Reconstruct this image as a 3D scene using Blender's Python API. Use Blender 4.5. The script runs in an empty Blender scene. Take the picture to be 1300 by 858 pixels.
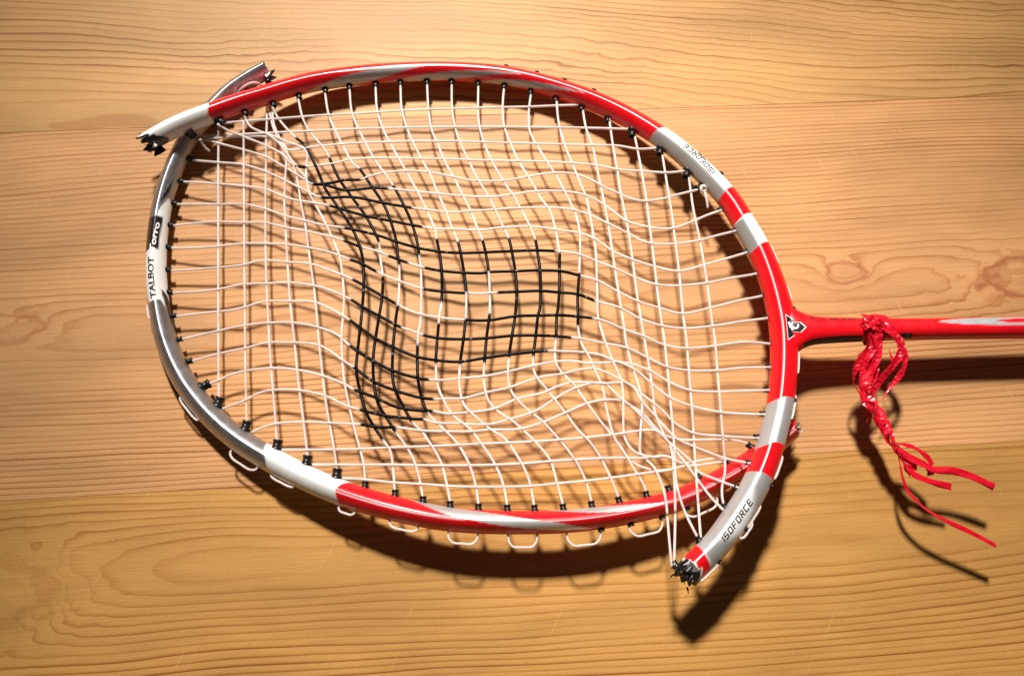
import bpy, bmesh, math, random
from mathutils import Vector, Matrix, Quaternion
from mathutils.bvhtree import BVHTree
random.seed(7)
S = bpy.context.scene
COL = S.collection

# ------------------------------------------------------------------ camera
# world: metres, origin on the table top, x along the racket, y away from the viewer
F_PX, CX, CY, DIST = 1190.0, 650.0, 384.0, 0.369        # focal length in photo pixels, principal point, distance
NADIR = (-52.0, 430.0)                                  # where "straight down" falls, from the principal point
MM = 0.001
dn = Vector((NADIR[0], -NADIR[1], F_PX)).normalized()   # (right, up, forward)
zc = -dn
xc = (Vector((1, 0, 0)) - zc * zc.x).normalized()
yc = zc.cross(xc) * -1 if zc.cross(xc).y < 0 else zc.cross(xc)
# rows: world axes written in (right, up, forward); camera axes in world are the columns
right = Vector((xc[0], yc[0], zc[0])); upv = Vector((xc[1], yc[1], zc[1])); fwd = Vector((xc[2], yc[2], zc[2]))
CAM = -fwd * DIST
cd = bpy.data.cameras.new('camera'); cam = bpy.data.objects.new('camera', cd); COL.objects.link(cam)
cam.matrix_world = Matrix(((right.x, upv.x, -fwd.x, CAM.x), (right.y, upv.y, -fwd.y, CAM.y), (right.z, upv.z, -fwd.z, CAM.z), (0, 0, 0, 1)))
cd.sensor_width = 36.0; cd.lens = F_PX / 1300 * 36; cd.shift_y = -45.0 / 1300
cd.clip_start = 0.005; cd.clip_end = 50
S.camera = cam

# ------------------------------------------------------------------ light
w = bpy.data.worlds.new('World'); S.world = w; w.use_nodes = True
bg = w.node_tree.nodes['Background']; bg.inputs[0].default_value = (1.0, 0.86, 0.72, 1); bg.inputs[1].default_value = 0.045
LH = 2.4                                                # ceiling spot above the far edge of the table
LPOS = Vector((-0.36, 0.775 * LH, LH))
ld = bpy.data.lights.new('ceiling_spot', 'SPOT'); ld.energy = 1165; ld.shadow_soft_size = 0.175; ld.color = (1.0, 0.93, 0.87)
ld.spot_size = math.radians(12.0); ld.spot_blend = 1.0
lo = bpy.data.objects.new('ceiling_spot', ld); COL.objects.link(lo); lo.location = LPOS
lo.rotation_euler = (Vector((0.022, 0.030, 0)) - LPOS).to_track_quat('-Z', 'Y').to_euler()
S.view_settings.view_transform = 'Standard'; S.view_settings.look = 'None'
S.view_settings.exposure = 0.0; S.view_settings.gamma = 1.0; S.view_settings.use_curve_mapping = False
S.render.engine = 'CYCLES'

def ray(px, py):
    return (right * ((px - CX) / F_PX) - upv * ((py - CY) / F_PX) + fwd).normalized()
def P(px, py, h=0.0):                                   # survey point -> world, h in millimetres above the table
    d = ray(px, py); return CAM + d * ((h * MM - CAM.z) / d.z)

# ------------------------------------------------------------------ helpers
def sm(a, b, x):
    if a == b: return 1.0 if x >= a else 0.0
    t = max(0.0, min(1.0, (x - a) / (b - a))); return t * t * (3 - 2 * t)
def mix(a, b, t): return tuple(a[i] * (1 - t) + b[i] * t for i in range(len(a)))
def spline(pts, n_per=14):                              # centripetal-ish Catmull-Rom, any dimension
    pts = [tuple(p) for p in pts]; N = len(pts); out = []
    if N == 2:
        return [mix(pts[0], pts[1], k / n_per) for k in range(n_per + 1)]
    for i in range(N - 1):
        p1, p2 = pts[i], pts[i + 1]
        p0 = pts[i - 1] if i else tuple(2 * a - b for a, b in zip(p1, p2))
        p3 = pts[i + 2] if i + 2 < N else tuple(2 * a - b for a, b in zip(p2, p1))
        d = lambda a, b: max(1e-6, math.dist(a[:2], b[:2])) ** 0.5
        t0 = 0; t1 = t0 + d(p0, p1); t2 = t1 + d(p1, p2); t3 = t2 + d(p2, p3)
        for k in range(n_per):
            t = t1 + (t2 - t1) * k / n_per; r = []
            for c in range(len(p1)):
                A1 = (t1 - t) / (t1 - t0) * p0[c] + (t - t0) / (t1 - t0) * p1[c]
                A2 = (t2 - t) / (t2 - t1) * p1[c] + (t - t1) / (t2 - t1) * p2[c]
                A3 = (t3 - t) / (t3 - t2) * p2[c] + (t - t2) / (t3 - t2) * p3[c]
                B1 = (t2 - t) / (t2 - t0) * A1 + (t - t0) / (t2 - t0) * A2
                B2 = (t3 - t) / (t3 - t1) * A2 + (t - t1) / (t3 - t1) * A3
                r.append((t2 - t) / (t2 - t1) * B1 + (t - t1) / (t2 - t1) * B2)
            out.append(tuple(r))
    out.append(pts[-1]); return out
def resample(pts, step):                                # any dimension, step measured in the first two coordinates
    out = [pts[0]]; acc = 0.0
    L = [0.0]
    for a, b in zip(pts, pts[1:]): L.append(L[-1] + math.dist(a[:2], b[:2]))
    n = max(2, int(L[-1] / step)); j = 0
    for k in range(1, n):
        s = L[-1] * k / n
        while L[j + 1] < s: j += 1
        t = (s - L[j]) / max(1e-9, L[j + 1] - L[j]); out.append(mix(pts[j], pts[j + 1], t))
    out.append(pts[-1]); return out
def mesh_obj(name, verts, faces, mat, parent=None, smooth=True, cols=None, metal=None):
    me = bpy.data.meshes.new(name); me.from_pydata(verts, [], faces); me.update()
    if smooth: me.polygons.foreach_set('use_smooth', [True] * len(me.polygons))
    if cols:
        at = me.color_attributes.new('paint', 'FLOAT_COLOR', 'POINT')
        at.data.foreach_set('color', [c for v in cols for c in (v[0], v[1], v[2], 1.0)])
    if metal:
        at = me.attributes.new('metal', 'FLOAT', 'POINT'); at.data.foreach_set('value', metal)
    me.materials.append(mat)
    o = bpy.data.objects.new(name, me); COL.objects.link(o)
    if parent: o.parent = parent
    return o
def empty(name, loc):
    o = bpy.data.objects.new(name, None); COL.objects.link(o); o.location = loc; o.empty_display_size = 0.02; return o
def tag(o, label, cat=None, group=None, kind=None):
    if label: o['label'] = label
    if cat: o['category'] = cat
    if group: o['group'] = group
    if kind: o['kind'] = kind

# ------------------------------------------------------------------ materials
def new_mat(name):
    m = bpy.data.materials.new(name); m.use_nodes = True
    return m, m.node_tree, m.node_tree.nodes['Principled BSDF']
def nd(nt, t, **kw):
    n = nt.nodes.new(t)
    for k, v in kw.items(): setattr(n, k, v)
    return n
def math_n(nt, op, a, b=None, c=None):
    n = nd(nt, 'ShaderNodeMath', operation=op)
    for i, v in enumerate((a, b, c)):
        if v is None: continue
        if isinstance(v, (int, float)): n.inputs[i].default_value = v
        else: nt.links.new(v, n.inputs[i])
    return n.outputs[0]
def simple(name, col, rough=0.5, metal=0.0, coat=0.0, spec=0.5, bump=0.0, bscale=800):
    m, nt, b = new_mat(name)
    b.inputs['Base Color'].default_value = (*col, 1); b.inputs['Roughness'].default_value = rough
    b.inputs['Metallic'].default_value = metal; b.inputs['Coat Weight'].default_value = coat; b.inputs['Specular IOR Level'].default_value = spec
    b.inputs['Coat Roughness'].default_value = 0.12
    if bump:
        tc = nd(nt, 'ShaderNodeTexCoord'); n = nd(nt, 'ShaderNodeTexNoise'); n.inputs['Scale'].default_value = bscale
        nt.links.new(tc.outputs['Object'], n.inputs['Vector'])
        bp = nd(nt, 'ShaderNodeBump'); bp.inputs['Strength'].default_value = bump; bp.inputs['Distance'].default_value = 0.0006
        nt.links.new(n.outputs['Fac'], bp.inputs['Height']); nt.links.new(bp.outputs[0], b.inputs['Normal'])
    return m

# lacquered tube paint: colours and metal flake come from the painted pattern on the mesh
def paint_material():
    m, nt, b = new_mat('tube_lacquer')
    a = nd(nt, 'ShaderNodeAttribute', attribute_name='paint'); k = nd(nt, 'ShaderNodeAttribute', attribute_name='metal')
    tc = nd(nt, 'ShaderNodeTexCoord')
    n1 = nd(nt, 'ShaderNodeTexNoise'); n1.inputs['Scale'].default_value = 160; n1.inputs['Detail'].default_value = 6
    nt.links.new(tc.outputs['Object'], n1.inputs['Vector'])
    ramp = nd(nt, 'ShaderNodeMapRange'); ramp.inputs[1].default_value = 0.3; ramp.inputs[2].default_value = 0.75; ramp.inputs[3].default_value = 0.9; ramp.inputs[4].default_value = 1.03
    nt.links.new(n1.outputs['Fac'], ramp.inputs[0])
    mx = nd(nt, 'ShaderNodeMix', data_type='RGBA', blend_type='MULTIPLY'); mx.inputs[0].default_value = 1
    nt.links.new(a.outputs['Color'], mx.inputs[6]); nt.links.new(ramp.outputs[0], mx.inputs[7])
    sv = nd(nt, 'ShaderNodeTexNoise'); sv.inputs['Scale'].default_value = 95; sv.inputs['Detail'].default_value = 8; sv.inputs['Roughness'].default_value = 0.75; nt.links.new(tc.outputs['Object'], sv.inputs['Vector'])
    sr = nd(nt, 'ShaderNodeMapRange'); nt.links.new(sv.outputs['Fac'], sr.inputs[0]); sr.inputs[1].default_value = 0.685; sr.inputs[2].default_value = 0.72; sr.inputs[3].default_value = 0.0; sr.inputs[4].default_value = 0.55
    wx = nd(nt, 'ShaderNodeMix', data_type='RGBA'); nt.links.new(sr.outputs[0], wx.inputs[0]); nt.links.new(mx.outputs[2], wx.inputs[6]); wx.inputs[7].default_value = (0.16, 0.14, 0.13, 1); mx = wx   # scuffs
    nt.links.new(mx.outputs[2], b.inputs['Base Color']); nt.links.new(k.outputs['Fac'], b.inputs['Metallic'])
    n2 = nd(nt, 'ShaderNodeTexNoise'); n2.inputs['Scale'].default_value = 420; n2.inputs['Detail'].default_value = 4
    nt.links.new(tc.outputs['Object'], n2.inputs['Vector'])
    rr = nd(nt, 'ShaderNodeMapRange'); rr.inputs[1].default_value = 0.35; rr.inputs[2].default_value = 0.7; rr.inputs[3].default_value = 0.30; rr.inputs[4].default_value = 0.42
    nt.links.new(n2.outputs['Fac'], rr.inputs[0]); nt.links.new(math_n(nt, 'MULTIPLY_ADD', k.outputs['Fac'], 0.10, rr.outputs[0]), b.inputs['Roughness'])
    b.inputs['Coat Weight'].default_value = 0.35; b.inputs['Coat Roughness'].default_value = 0.14
    bp = nd(nt, 'ShaderNodeBump'); bp.inputs['Strength'].default_value = 0.08; bp.inputs['Distance'].default_value = 0.0003
    nt.links.new(n2.outputs['Fac'], bp.inputs['Height']); nt.links.new(bp.outputs[0], b.inputs['Normal'])
    return m
def string_material():
    m, nt, b = new_mat('nylon_string'); L = nt.links.new
    a = nd(nt, 'ShaderNodeAttribute', attribute_name='paint'); ink = nd(nt, 'ShaderNodeAttribute', attribute_name='metal')
    tc = nd(nt, 'ShaderNodeTexCoord')
    n = nd(nt, 'ShaderNodeTexNoise'); n.inputs['Scale'].default_value = 1500; L(tc.outputs['Object'], n.inputs['Vector'])
    w_ = nd(nt, 'ShaderNodeTexNoise'); w_.inputs['Scale'].default_value = 260; w_.inputs['Detail'].default_value = 5; L(tc.outputs['Object'], w_.inputs['Vector'])
    mr = nd(nt, 'ShaderNodeMapRange'); L(w_.outputs['Fac'], mr.inputs[0]); mr.inputs[1].default_value = 0.3; mr.inputs[2].default_value = 0.75; mr.inputs[3].default_value = 0.84; mr.inputs[4].default_value = 1.04
    mm = nd(nt, 'ShaderNodeMix', data_type='RGBA', blend_type='MULTIPLY'); mm.inputs[0].default_value = 1; L(a.outputs['Color'], mm.inputs[6]); L(mr.outputs[0], mm.inputs[7])
    L(mm.outputs[2], b.inputs['Base Color'])
    b.inputs['Roughness'].default_value = 0.34; L(math_n(nt, 'MULTIPLY_ADD', ink.outputs['Fac'], -0.2, 0.28), b.inputs['Specular IOR Level'])
    bp = nd(nt, 'ShaderNodeBump'); bp.inputs['Strength'].default_value = 0.3; bp.inputs['Distance'].default_value = 0.0003
    L(n.outputs['Fac'], bp.inputs['Height']); L(bp.outputs[0], b.inputs['Normal'])
    tr = nd(nt, 'ShaderNodeBsdfTransparent'); tr.inputs[0].default_value = (1.0, 0.93, 0.88, 1)
    ms = nd(nt, 'ShaderNodeMixShader'); L(math_n(nt, 'MULTIPLY_ADD', ink.outputs['Fac'], -0.42, 0.42), ms.inputs[0])   # clear nylon core, opaque where inked
    L(b.outputs[0], ms.inputs[1]); L(tr.outputs[0], ms.inputs[2]); L(ms.outputs[0], nt.nodes['Material Output'].inputs[0])
    return m
M_PAINT = paint_material(); M_STRING = string_material()
M_BLACK = simple('black_nylon', (0.008, 0.007, 0.007), 0.34, spec=0.35, bump=0.2, bscale=900)
M_CARBON = simple('torn_carbon', (0.016, 0.015, 0.015), 0.45, spec=0.6, bump=0.8, bscale=900)
M_CHIP = simple('chipped_lacquer', (0.78, 0.76, 0.74), 0.4)
M_GLASS = simple('splintered_fibre', (0.16, 0.17, 0.15), 0.4, bump=0.6, bscale=1200)
M_PRINT_K = simple('black_print', (0.014, 0.013, 0.015), 0.4)
M_PRINT_W = simple('white_print', (0.85, 0.80, 0.78), 0.4)
M_PRINT_G = simple('grey_print', (0.09, 0.07, 0.07), 0.45)

def ribbon_material():
    m, nt, b = new_mat('red_ribbon_film')
    tc = nd(nt, 'ShaderNodeTexCoord'); n = nd(nt, 'ShaderNodeTexNoise'); n.inputs['Scale'].default_value = 300; n.inputs['Detail'].default_value = 5
    nt.links.new(tc.outputs['Object'], n.inputs['Vector'])
    cr = nd(nt, 'ShaderNodeValToRGB'); cr.color_ramp.elements[0].position = 0.3; cr.color_ramp.elements[0].color = (0.64, 0.004, 0.018, 1)
    cr.color_ramp.elements[1].position = 0.75; cr.color_ramp.elements[1].color = (0.84, 0.011, 0.042, 1)
    nt.links.new(n.outputs['Fac'], cr.inputs[0]); nt.links.new(cr.outputs[0], b.inputs['Base Color'])
    b.inputs['Roughness'].default_value = 0.30; b.inputs['Coat Weight'].default_value = 0.25; b.inputs['Coat Roughness'].default_value = 0.1
    bp = nd(nt, 'ShaderNodeBump'); bp.inputs['Strength'].default_value = 0.35; bp.inputs['Distance'].default_value = 0.0006
    nt.links.new(n.outputs['Fac'], bp.inputs['Height']); nt.links.new(bp.outputs[0], b.inputs['Normal'])
    tr = nd(nt, 'ShaderNodeBsdfTranslucent'); nt.links.new(cr.outputs[0], tr.inputs[0])
    ms = nd(nt, 'ShaderNodeMixShader'); ms.inputs[0].default_value = 0.36
    out = nt.nodes['Material Output']
    nt.links.new(b.outputs[0], ms.inputs[1]); nt.links.new(tr.outputs[0], ms.inputs[2]); nt.links.new(ms.outputs[0], out.inputs[0])
    return m
M_RIBBON = ribbon_material()

# pine: growth rings of a flat-sawn board, R = distance from the pith line, bent round knots
def pine_material(name, axis, ring, depth, knots, seed, tint, contrast=1.0, wob=1.0, flame=0.32):
    """axis: two world points of the board's pith line; ring: ring width (mm); depth: (mean, swing) mm; knots: (x, y, ax, ay, bump mm, dark)"""
    m, nt, b = new_mat(name); L = nt.links.new
    geo = nd(nt, 'ShaderNodeNewGeometry')
    a = Vector(axis[0]); d = Vector(axis[1]) - a; ang = math.atan2(d.y, d.x)
    mp = nd(nt, 'ShaderNodeVectorMath', operation='SUBTRACT'); L(geo.outputs['Position'], mp.inputs[0]); mp.inputs[1].default_value = a
    rot = nd(nt, 'ShaderNodeVectorRotate', rotation_type='Z_AXIS'); L(mp.outputs[0], rot.inputs['Vector']); rot.inputs['Angle'].default_value = -ang
    sc = nd(nt, 'ShaderNodeVectorMath', operation='SCALE'); L(rot.outputs[0], sc.inputs[0]); sc.inputs['Scale'].default_value = 1000.0
    sep = nd(nt, 'ShaderNodeSeparateXYZ'); L(sc.outputs[0], sep.inputs[0]); X, Y = sep.outputs[0], sep.outputs[1]
    cache = {}
    def noise(*k):
        if k not in cache: cache[k] = noise_(*k)
        return cache[k]
    def noise_(sx, sy, scale, detail, off, dist=0.0, rough=0.5):
        v = nd(nt, 'ShaderNodeVectorMath', operation='MULTIPLY_ADD'); L(sc.outputs[0], v.inputs[0]); v.inputs[1].default_value = (sx, sy, 0); v.inputs[2].default_value = (off + seed * 13.7, off * 1.7 - seed * 5.1, seed)
        n = nd(nt, 'ShaderNodeTexNoise'); L(v.outputs[0], n.inputs['Vector']); n.inputs['Scale'].default_value = scale; n.inputs['Detail'].default_value = detail
        n.inputs['Distortion'].default_value = dist; n.inputs['Roughness'].default_value = rough
        return n.outputs['Fac']
    nz = noise(0.006, 0.012, 1.0, 2, 3.3)
    dep = math_n(nt, 'MULTIPLY_ADD', math_n(nt, 'SUBTRACT', nz, 0.5), depth[1] * 2, depth[0])
    wv = math_n(nt, 'MULTIPLY', math_n(nt, 'SUBTRACT', noise(0.005, 0.012, 1.0, 2, 9.1), 0.5), 16.0 * wob)
    yy = math_n(nt, 'ADD', Y, wv)
    R = math_n(nt, 'SQRT', math_n(nt, 'ADD', math_n(nt, 'MULTIPLY', yy, yy), math_n(nt, 'MULTIPLY', dep, dep)))
    R = math_n(nt, 'ADD', R, math_n(nt, 'MULTIPLY', math_n(nt, 'SUBTRACT', noise(0.010, 0.12, 1.0, 2, 21.0), 0.5), 1.5))
    ca, sa = math.cos(-ang), math.sin(-ang); dark = None
    for (kx, ky, ax, ay, bump, dk) in knots:
        rx, ry = (kx - a.x), (ky - a.y); ux = (rx * ca - ry * sa) * 1000; uy = (rx * sa + ry * ca) * 1000
        dx = math_n(nt, 'DIVIDE', math_n(nt, 'SUBTRACT', X, ux), ax); dy = math_n(nt, 'DIVIDE', math_n(nt, 'SUBTRACT', Y, uy), ay)
        dx = math_n(nt, 'ADD', dx, math_n(nt, 'MULTIPLY', math_n(nt, 'SUBTRACT', noise(0.09, 0.14, 1.0, 3, 33.0), 0.5), 0.9)); dy = math_n(nt, 'ADD', dy, math_n(nt, 'MULTIPLY', math_n(nt, 'SUBTRACT', noise(0.07, 0.12, 1.0, 3, 47.0), 0.5), 0.9))
        r2 = math_n(nt, 'ADD', math_n(nt, 'MULTIPLY', dx, dx), math_n(nt, 'MULTIPLY', dy, dy))
        g = math_n(nt, 'EXPONENT', math_n(nt, 'MULTIPLY', r2, -1.0))
        R = math_n(nt, 'MULTIPLY_ADD', g, bump, R)
        if dk:
            rim = math_n(nt, 'EXPONENT', math_n(nt, 'MULTIPLY', math_n(nt, 'POWER', math_n(nt, 'SUBTRACT', r2, 0.45), 2.0), -45.0))
            core = math_n(nt, 'EXPONENT', math_n(nt, 'MULTIPLY', r2, -6.0))
            kk = math_n(nt, 'MULTIPLY', math_n(nt, 'ADD', rim, math_n(nt, 'MULTIPLY', core, 0.22)), dk)
            dark = kk if dark is None else math_n(nt, 'ADD', dark, kk)
    ph = math_n(nt, 'DIVIDE', R, ring); fr = math_n(nt, 'FRACT', ph)
    # latewood: slow darkening, then a sharp edge
    late = math_n(nt, 'MULTIPLY', math_n(nt, 'POWER', fr, 5.0), math_n(nt, 'SUBTRACT', 1.0, math_n(nt, 'POWER', fr, 22.0)))
    per = nd(nt, 'ShaderNodeTexWhiteNoise', noise_dimensions='1D'); L(math_n(nt, 'FLOOR', ph), per.inputs['W'])
    amp = math_n(nt, 'MULTIPLY_ADD', per.outputs['Value'], 0.75, 0.40)
    patch = math_n(nt, 'MULTIPLY_ADD', noise(0.007, 0.03, 1.0, 3, 40.0), 2.6, -0.55)
    late = math_n(nt, 'MULTIPLY', math_n(nt, 'MULTIPLY', late, amp), math_n(nt, 'MULTIPLY', patch, 1.25 * contrast))
    cut = nd(nt, 'ShaderNodeMapRange'); L(math_n(nt, 'DIVIDE', math_n(nt, 'ABSOLUTE', yy), R), cut.inputs[0]); cut.inputs[1].default_value = 0.35; cut.inputs[2].default_value = 0.93; cut.inputs[3].default_value = flame; cut.inputs[4].default_value = 1.15
    late = math_n(nt, 'MULTIPLY', late, cut.outputs[0])
    fib = noise(0.05, 2.2, 1.0, 5, 60.0, 0.2, 0.65); big = noise(0.010, 0.035, 1.0, 3, 80.0, 0.3)
    cr = nd(nt, 'ShaderNodeValToRGB'); L(late, cr.inputs[0])
    e = cr.color_ramp.elements; e[0].color = (0.488 * tint[0], 0.270 * tint[1], 0.090 * tint[2], 1); e[1].position = 0.85; e[1].color = (0.23 * tint[0], 0.080 * tint[1], 0.014 * tint[2], 1)
    k = e.new(0.35); k.color = (0.385 * tint[0], 0.186 * tint[1], 0.050 * tint[2], 1)
    def mul(col, fac_socket, lo_, hi_, a0=0.3, a1=0.7):
        mr = nd(nt, 'ShaderNodeMapRange'); L(fac_socket, mr.inputs[0]); mr.inputs[1].default_value = a0; mr.inputs[2].default_value = a1; mr.inputs[3].default_value = lo_; mr.inputs[4].default_value = hi_
        mm = nd(nt, 'ShaderNodeMix', data_type='RGBA', blend_type='MULTIPLY'); mm.inputs[0].default_value = 1; L(col, mm.inputs[6]); L(mr.outputs[0], mm.inputs[7]); return mm.outputs[2]
    c = mul(cr.outputs[0], fib, 0.84, 1.09); c = mul(c, big, 0.78, 1.14)
    c = mul(c, noise(0.9, 1.6, 1.0, 4, 120.0, 0.0, 0.75), 0.90, 1.08)
    if dark is not None:
        mm = nd(nt, 'ShaderNodeMix', data_type='RGBA', blend_type='MIX'); mm.clamp_factor = True; L(dark, mm.inputs[0]); L(c, mm.inputs[6]); mm.inputs[7].default_value = (0.26 * tint[0], 0.075 * tint[1], 0.022 * tint[2], 1); c = mm.outputs[2]
    # small dents and dirt specks
    sp = nd(nt, 'ShaderNodeTexVoronoi'); v = nd(nt, 'ShaderNodeVectorMath', operation='MULTIPLY'); L(sc.outputs[0], v.inputs[0]); v.inputs[1].default_value = (0.05, 0.085, 1); L(v.outputs[0], sp.inputs['Vector']); sp.inputs['Scale'].default_value = 1.0
    spk = nd(nt, 'ShaderNodeMapRange'); L(sp.outputs['Distance'], spk.inputs[0]); spk.inputs[1].default_value = 0.012; spk.inputs[2].default_value = 0.035; spk.inputs[3].default_value = 0.42; spk.inputs[4].default_value = 0.0
    mm = nd(nt, 'ShaderNodeMix', data_type='RGBA', blend_type='MIX'); L(spk.outputs[0], mm.inputs[0]); L(c, mm.inputs[6]); mm.inputs[7].default_value = (0.12, 0.05, 0.02, 1); c = mm.outputs[2]
    # pale rubbed scratches running across the grain
    vr = nd(nt, 'ShaderNodeVectorRotate', rotation_type='Z_AXIS'); L(sc.outputs[0], vr.inputs['Vector']); vr.inputs['Angle'].default_value = 0.9 + seed * 0.4
    vs = nd(nt, 'ShaderNodeVectorMath', operation='MULTIPLY'); L(vr.outputs[0], vs.inputs[0]); vs.inputs[1].default_value = (0.045, 1.1, 1)
    sn = nd(nt, 'ShaderNodeTexNoise'); L(vs.outputs[0], sn.inputs['Vector']); sn.inputs['Scale'].default_value = 1.0; sn.inputs['Detail'].default_value = 1
    ss = nd(nt, 'ShaderNodeMapRange'); L(sn.outputs['Fac'], ss.inputs[0]); ss.inputs[1].default_value = 0.72; ss.inputs[2].default_value = 0.80; ss.inputs[3].default_value = 0.0; ss.inputs[4].default_value = 0.30
    mm = nd(nt, 'ShaderNodeMix', data_type='RGBA', blend_type='MIX'); L(ss.outputs[0], mm.inputs[0]); L(c, mm.inputs[6]); mm.inputs[7].default_value = (0.66, 0.42, 0.20, 1); c = mm.outputs[2]
    L(c, b.inputs['Base Color'])
    rr = nd(nt, 'ShaderNodeMapRange'); L(fib, rr.inputs[0]); rr.inputs[1].default_value = 0.3; rr.inputs[2].default_value = 0.7; rr.inputs[3].default_value = 0.44; rr.inputs[4].default_value = 0.54
    L(rr.outputs[0], b.inputs['Roughness']); b.inputs['Specular IOR Level'].default_value = 0.15
    b.inputs['Coat Weight'].default_value = 0.03; b.inputs['Coat Roughness'].default_value = 0.38
    hgt = math_n(nt, 'ADD', math_n(nt, 'MULTIPLY', fib, 0.6), math_n(nt, 'MULTIPLY', late, -0.5))
    bp = nd(nt, 'ShaderNodeBump'); bp.inputs['Strength'].default_value = 0.22; bp.inputs['Distance'].default_value = 0.0004
    L(hgt, bp.inputs['Height']); L(bp.outputs[0], b.inputs['Normal'])
    return m

# ------------------------------------------------------------------ table top: a core board with three glued pine planks on it
def build_table():
    core_v = [(-0.62, -0.50, -0.030), (0.72, -0.50, -0.030), (0.72, 0.50, -0.030), (-0.62, 0.50, -0.030), (-0.62, -0.50, -0.0225), (0.72, -0.50, -0.0225), (0.72, 0.50, -0.0225), (-0.62, 0.50, -0.0225)]
    box_f = [(0, 3, 2, 1), (4, 5, 6, 7), (0, 1, 5, 4), (1, 2, 6, 5), (2, 3, 7, 6), (3, 0, 4, 7)]
    core = mesh_obj('table_top', core_v, box_f, simple('pine_underside', (0.45, 0.26, 0.11), 0.6, bump=0.3, bscale=200), smooth=False)
    core['kind'] = 'structure'; core['label'] = 'varnished pine table top of wide glued planks'
    def line(pa, pb):                                   # y of a joint at the two ends of the board
        a, b = P(*pa), P(*pb); k = (b.y - a.y) / (b.x - a.x)
        return a.y + k * (-0.6 - a.x), a.y + k * (0.7 - a.x)
    j1 = line((0, 169), (1300, 121)); j2 = line((0, 636), (1300, 560))
    wl, wr = j1[0] - j2[0], j1[1] - j2[1]
    edges = [(0.49, 0.49), (j1[0] + wl * 0.93, j1[1] + wr * 0.93), j1, j2, (j2[0] - wl * 0.95, j2[1] - wr * 0.95), (-0.49, -0.49)]
    def wp(px, py): v = P(px, py); return (v.x, v.y)
    def kn(px, py, ax, ay, bump, dk): x, y = wp(px, py); return (x, y, ax, ay, bump, dk)
    mats = [
        pine_material('pine_far', (P(0, -330), P(1300, -380)), 3.4, (30, 14), [], 5, (1, 1, 1)),
        pine_material('pine_upper', (P(0, 150), P(1300, 205)), 2.7, (26, 15), [kn(560, 60, 90, 22, -5, 0), kn(1220, 30, 70, 20, 4, 0)], 2, (1.0, 1.0, 1.12), 1.15, 1.1, 0.5),
        pine_material('pine_middle', (P(0, 425), P(1300, 352)), 2.0, (14, 6), [kn(1074, 346, 12, 6, 5, 0.55), kn(1318, 354, 30, 14, 7, 0.75), kn(-12, 418, 26, 7.5, 6, 0.45)], 1, (1.02, 0.975, 1.22), 1.05, 0.8, 0.6),
        pine_material('pine_lower', (P(0, 742), P(1300, 662)), 2.2, (13, 7), [kn(2, 752, 24, 14, 12, 0.22)], 3, (0.91, 0.86, 0.72), 1.15, 0.9, 0.25),
        pine_material('pine_near', (P(0, 1250), P(1300, 1200)), 3.0, (22, 10), [], 8, (1, 1, 1)),
    ]
    g = 0.00002
    for i in range(5):
        (al, ar), (bl, br) = edges[i], edges[i + 1]     # upper and lower edge
        al -= g; ar -= g; bl += g; br += g; c = 0.00012
        zt, zb = 0.0, -0.0225
        v = [(-0.6, bl, zb), (0.7, br, zb), (0.7, ar, zb), (-0.6, al, zb), (-0.6, bl, zt - c), (0.7, br, zt - c), (0.7, ar, zt - c), (-0.6, al, zt - c),
             (-0.6 + c, bl + c, zt), (0.7 - c, br + c, zt), (0.7 - c, ar - c, zt), (-0.6 + c, al - c, zt)]
        f = [(0, 3, 2, 1), (0, 1, 5, 4), (1, 2, 6, 5), (2, 3, 7, 6), (3, 0, 4, 7), (4, 5, 9, 8), (5, 6, 10, 9), (6, 7, 11, 10), (7, 4, 8, 11), (8, 9, 10, 11)]
        mesh_obj('plank', v, f, mats[i], core, smooth=False)
build_table()

# ------------------------------------------------------------------ the racket
RACKET = empty('badminton_racket', P(600, 380, 0)); RI = Matrix.Translation(-RACKET.location)
tag(RACKET, 'broken red, white and silver badminton racket with snapped hoop and slack white strings', 'racket')
def part(name, verts, faces, mat, parent=None, **kw):
    o = mesh_obj(name, [tuple(RI @ Vector(v)) for v in verts], faces, mat, parent or RACKET, **kw); return o

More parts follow.
